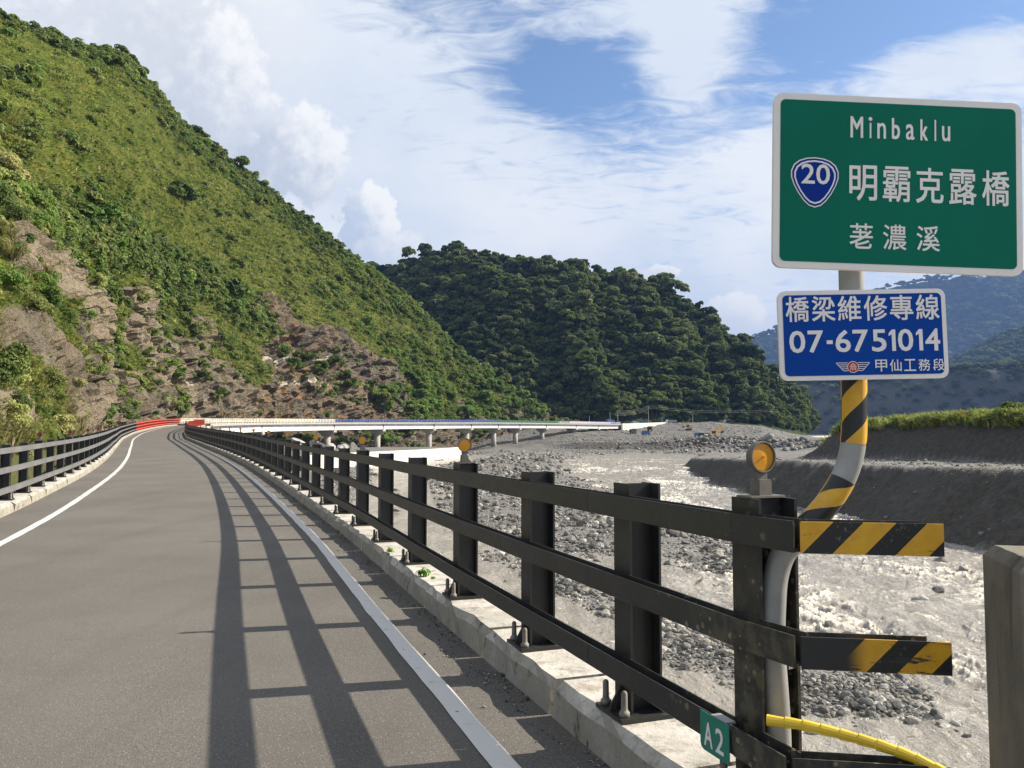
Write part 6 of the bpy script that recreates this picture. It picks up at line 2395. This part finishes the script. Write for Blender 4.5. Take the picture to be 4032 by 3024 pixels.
def excavator(pos, yaw, label, boom=(35, -75), s=1.0):
    r = empty('excavator', pos, (0, 0, yaw))
    r.scale = (s, s, s)
    tag(r, label, 'excavator')
    for y in (-1.0, 1.0):
        m = MB()
        m.prism([(-1.7, .1), (-1.3, 0), (1.3, 0), (1.7, .1), (1.9, .4), (1.6, .75), (-1.6, .75), (-1.9, .4)], y - .28, y + .28, axis='y')
        m.build('track', MAT['machine_dark'], r)
    m = MB()
    m.box((-1.9, -1.2, .85), (1.0, 1.2, 1.7))
    m.prism([(-2.2, .95), (-1.85, .95), (-1.85, 1.9), (-2.1, 1.8)], -1.15, 1.15, axis='y')
    m.build('house', MAT['machine_yellow'], r)
    m = MB()
    m.prism([(-.3, 1.7), (1.1, 1.7), (1.15, 2.2), (.8, 2.85), (-.3, 2.85)], .15, 1.2, axis='y')
    m.build('cab', MAT['glass_dark'], r)
    m = MB()
    m.box((-.35, .12, 2.86), (.85, 1.23, 2.95))
    m.build('cab_roof', MAT['machine_yellow'], r)
    a = math.radians(boom[0])
    p0 = Vector((.9, -.25, 1.5))
    p1 = p0 + Vector((math.cos(a + .35), 0, math.sin(a + .35))) * 2.2
    p2 = p1 + Vector((math.cos(a - .35), 0, math.sin(a - .35))) * 2.4
    b = math.radians(boom[1])
    p3 = p2 + Vector((math.cos(b), 0, math.sin(b))) * 2.4

    def limb(name, pts, w0, w1, mat):
        m = MB()
        n = len(pts)
        for i in range(n - 1):
            d = (pts[i + 1] - pts[i]).normalized()
            u = Vector((-d.z, 0, d.x))
            ha, hb = w0 + (w1 - w0) * i / (n - 1), w0 + (w1 - w0) * (i + 1) / (n - 1)
            P = [pts[i] + u * ha, pts[i] - u * ha, pts[i + 1] - u * hb, pts[i + 1] + u * hb]
            m.add([(q.x, q.y - .2, q.z) for q in P] + [(q.x, q.y + .2, q.z) for q in P], [(0, 1, 2, 3), (7, 6, 5, 4), (0, 3, 7, 4), (1, 5, 6, 2), (0, 4, 5, 1), (3, 2, 6, 7)])
        m.build(name, mat, r)
    limb('boom', [p0, p1, p2], .32, .22, MAT['machine_yellow'])
    limb('arm', [p2 + Vector((-.3, 0, .35)), p3], .26, .14, MAT['machine_yellow'])
    m = MB()
    m.prism([(p3.x + .2, p3.z + .1), (p3.x + .1, p3.z - .7), (p3.x - .6, p3.z - .95), (p3.x - .9, p3.z - .4), (p3.x - .5, p3.z - .1)], p3.y - .5, p3.y + .5, axis='y')
    m.build('bucket', MAT['machine_dark'], r)
    return r


def chevron(s, label):
    M = frame_at(s, -1)
    p = M @ Vector((0, -0.75, 0.2))
    t = rail_at(s)[1]
    r = empty('chevron_sign', p, (0, 0, math.radians(8)))
    tag(r, label, 'sign', 'chevron signs beyond the bridge railing')
    m = MB()
    m.tube([(0, 0, -1), (0, 0, 2.0)], 0.045, 8)
    m.build('pole', MAT['pole_grey'], r)
    m = MB()
    m.box((-.42, -.07, 1.9), (.42, -.05, 2.9))
    m.build('plate', MAT['machine_yellow'], r)
    m = MB()
    flat([(-.32, 2.85), (-.02, 2.85), (.33, 2.4), (-.02, 1.95), (-.32, 1.95), (.0, 2.4)], -0.0745, m)
    m.build('arrow', MAT['machine_dark'], r)


def power_pole(px, Y, h, label, arms=True):
    p = spot(px, Y, -0.3)
    r = empty('utility_pole', p)
    tag(r, label, 'utility pole')
    m = MB()
    m.tube([(0, 0, 0), (0, 0, h)], [0.19, 0.11], 8)
    m.build('mast', MAT['pole_grey'], r)
    if arms:
        for z in (h - .5, h - 1.6):
            m = MB()
            m.box((-1.0, -.06, z - .06), (1.0, .06, z + .06))
            c = m.build('crossarm', MAT['pole_grey'], r)
            m = MB()
            for x in (-.9, -.4, .4, .9):
                m.lathe([(z + .06, .05), (z + .25, .03)], 6, c=(x, 0, 0))
            m.build('insulator', MAT['car_white'], c)
    return p + Vector((0, 0, h - 0.4))


def wire(a, b, sag, label):
    n = 12
    pts = [a.lerp(b, i / n) - Vector((0, 0, sag * 4 * (i / n) * (1 - i / n))) for i in range(n + 1)]
    m = MB()
    m.tube([p - pts[0] for p in pts], 0.035, 4)
    o = m.build('overhead_cable', MAT['pole_grey'], None, loc=pts[0])
    tag(o, label, 'cable', 'overhead cables between the utility poles')


def build_far_things():
    car(spot(2476, 520, .05), 0.3, MAT['car_dark'], 'dark car parked at the end of the wing wall')
    car(spot(2491, 524, .05), 0.4, MAT['car_white'], 'white car parked between the dark car and the blue pickup', group=None)
    car(spot(2505, 524, .05), 0.2, MAT['car_white'], 'white van parked next to the white car', 'van')
    car(spot(2533, 520, .05), 0.1, MAT['truck_blue'], 'blue van parked left of the utility pole foot'.replace('left of', 'beside'), 'van')
    car(spot(2590, 516, .05), 0.1, MAT['truck_blue'], 'blue tipper truck standing on top of the spoil bank', 'truck')
    car(spot(2640, 520, .05), 3.0, MAT['car_white'], 'white-cabbed tipper truck on the road above the spoil bank', 'truck')
    car(spot(2868, 520, .1), 2.9, MAT['car_silver'], 'silver tipper truck under the trees at the mountain foot', 'truck')
    car(spot(2410, 462, 0.2) + Vector((0, 8, 3.4)), 0.4, MAT['truck_blue'], 'blue van parked behind the lilac railing', 'van')
    car(spot(2559, 448, .1), 1.3, MAT['car_dark'], 'dark tipper truck seen from behind below the wing wall', 'truck')
    car(spot(2492, 425, .1), -1.5, MAT['truck_green'], 'green-cabbed tipper truck facing the river on the gravel', 'truck')
    car(spot(2543, 408, .1), -0.2, MAT['truck_blue'], 'pale blue van standing among the boulders of the works', 'van')
    car(spot(2762, 384, .1), 3.1, MAT['truck_blue'], 'blue tipper truck half hidden behind the boulder levee', 'truck')
    excavator(spot(2712, 455, .05), math.radians(165), 'yellow excavator digging on the grey spoil bank', (48, -100), 0.95)
    excavator(spot(2810, 382, 0.0), math.radians(20), 'yellow excavator with raised arm behind the boulder levee', (58, -70), 1.1)
    excavator(spot(2292, 500, 0.4), math.radians(190), 'yellow excavator among trees behind the green railing', (30, -60), 0.9)
    for a in (894, 951, 1111):
        S = np.arange(S_RED1R - 4, S_ABUT, 0.5)
        q, _ = project(rail_at(S, ROADW)[0])
        chevron(float(S[np.argmin(np.abs(q - a))]), 'small yellow chevron sign standing before the rock cliff')
    tops = [power_pole(2432, 505, 9.0, 'slim utility pole beside the far end of the bridge'),
            power_pole(2553, 520, 11.5, 'tall utility pole with crossarms above the parked cars'),
            power_pole(2727, 535, 6.0, 'leaning stub pole before the forest', False)]
    power_pole(2402, 490, 7.5, 'short lamp pole behind the lilac railing', False)
    power_pole(2320, 480, 6.0, 'thin blue-grey post behind the bridge railing', False)
    for dz in (0, -.9, -1.7, -2.6):
        wire(tops[0] + Vector((0, 0, dz)), tops[1] + Vector((0, 0, dz * .9)), 1.0, 'sagging overhead cable before the dark forest edge')
    for dz in (0, -1.0):
        wire(tops[1] + Vector((0, 0, dz)), tops[1] + Vector((90, 30, dz - 1)), 2.0, 'sagging overhead cable before the dark forest edge')
    # weeds in the kerb joints
    for k, (a, b, s) in enumerate(((1668, 2268, .085), (1705, 2278, .032), (1535, 2172, .055))):
        p = at_z(a, b, 0.205)
        r = empty('weed', (p[0], p[1], 0.2), (0, 0, k))
        r.scale = (s, s, s * .9)
        tag(r, ('leafy green weed sprouting from a joint of the river side kerb', 'tiny green sprout in the kerb joint beside the leafy weed', 'small green weed on the kerb, second joint along')[k], 'weed')
        obj('leaves', cards_mesh('leaves', *(lambda q: (q * np.array([.7, .7, .5]) + np.array([0, 0, .45]), q + np.array([0, 0, .4])))(np.random.default_rng(k).normal(size=(34, 3)) * .5), 0.42, MAT['weed_leaf'], np.random.default_rng(k), 2.0), None, r)
        m = MB()
        m.tube([(0, 0, 0), (0, 0, .5)], [.05, .02], 5)
        m.build('stem', MAT['weed_leaf'], r)
    # driftwood on the bars
    for a, b, L, lab in ((2750, 2262, 1.5, 'broken brown branch stranded in the shallow rill'), (2255, 2080, 1.3, 'brown driftwood log among the boulders'), (2660, 2460, 0.9, 'short brown driftwood stick on the near gravel bar')):
        p = at_z(a, b, -5.6)
        z = max(gz(p[0], p[1]), float(zw(p[1])))
        m = MB()
        m.tube([(-L / 2, 0, .06), (-L * .1, .1, .12), (L * .2, .02, .10), (L / 2, .12, .07)], [.05, .06, .05, .02], 7)
        m.tube([(L * .1, .05, .1), (L * .25, .3, .28)], [.035, .012], 5)
        o = m.build('driftwood', MAT['wood'], None, loc=(p[0], p[1], z), rot=(0, 0, a))
        tag(o, lab, 'driftwood')


build_far_things()


# ------------------------------------------------------------------ air
def build_haze():
    m = MB()
    m.box((-9700, -3600, -11), (9700, 12600, 1080))
    mt = bpy.data.materials.new('haze')
    mt.use_nodes = True
    nt = mt.node_tree
    nt.nodes.clear()
    g = NT(nt)
    v = g.n('ShaderNodeVolumePrincipled', {'Color': (0.17, 0.29, 0.60, 1), 'Density': 0.000085, 'Anisotropy': 0.1})
    out = g.n('ShaderNodeOutputMaterial')
    nt.links.new(v.outputs[0], out.inputs['Volume'])
    o = m.build('haze', mt)
    o['kind'] = 'stuff'


build_haze()
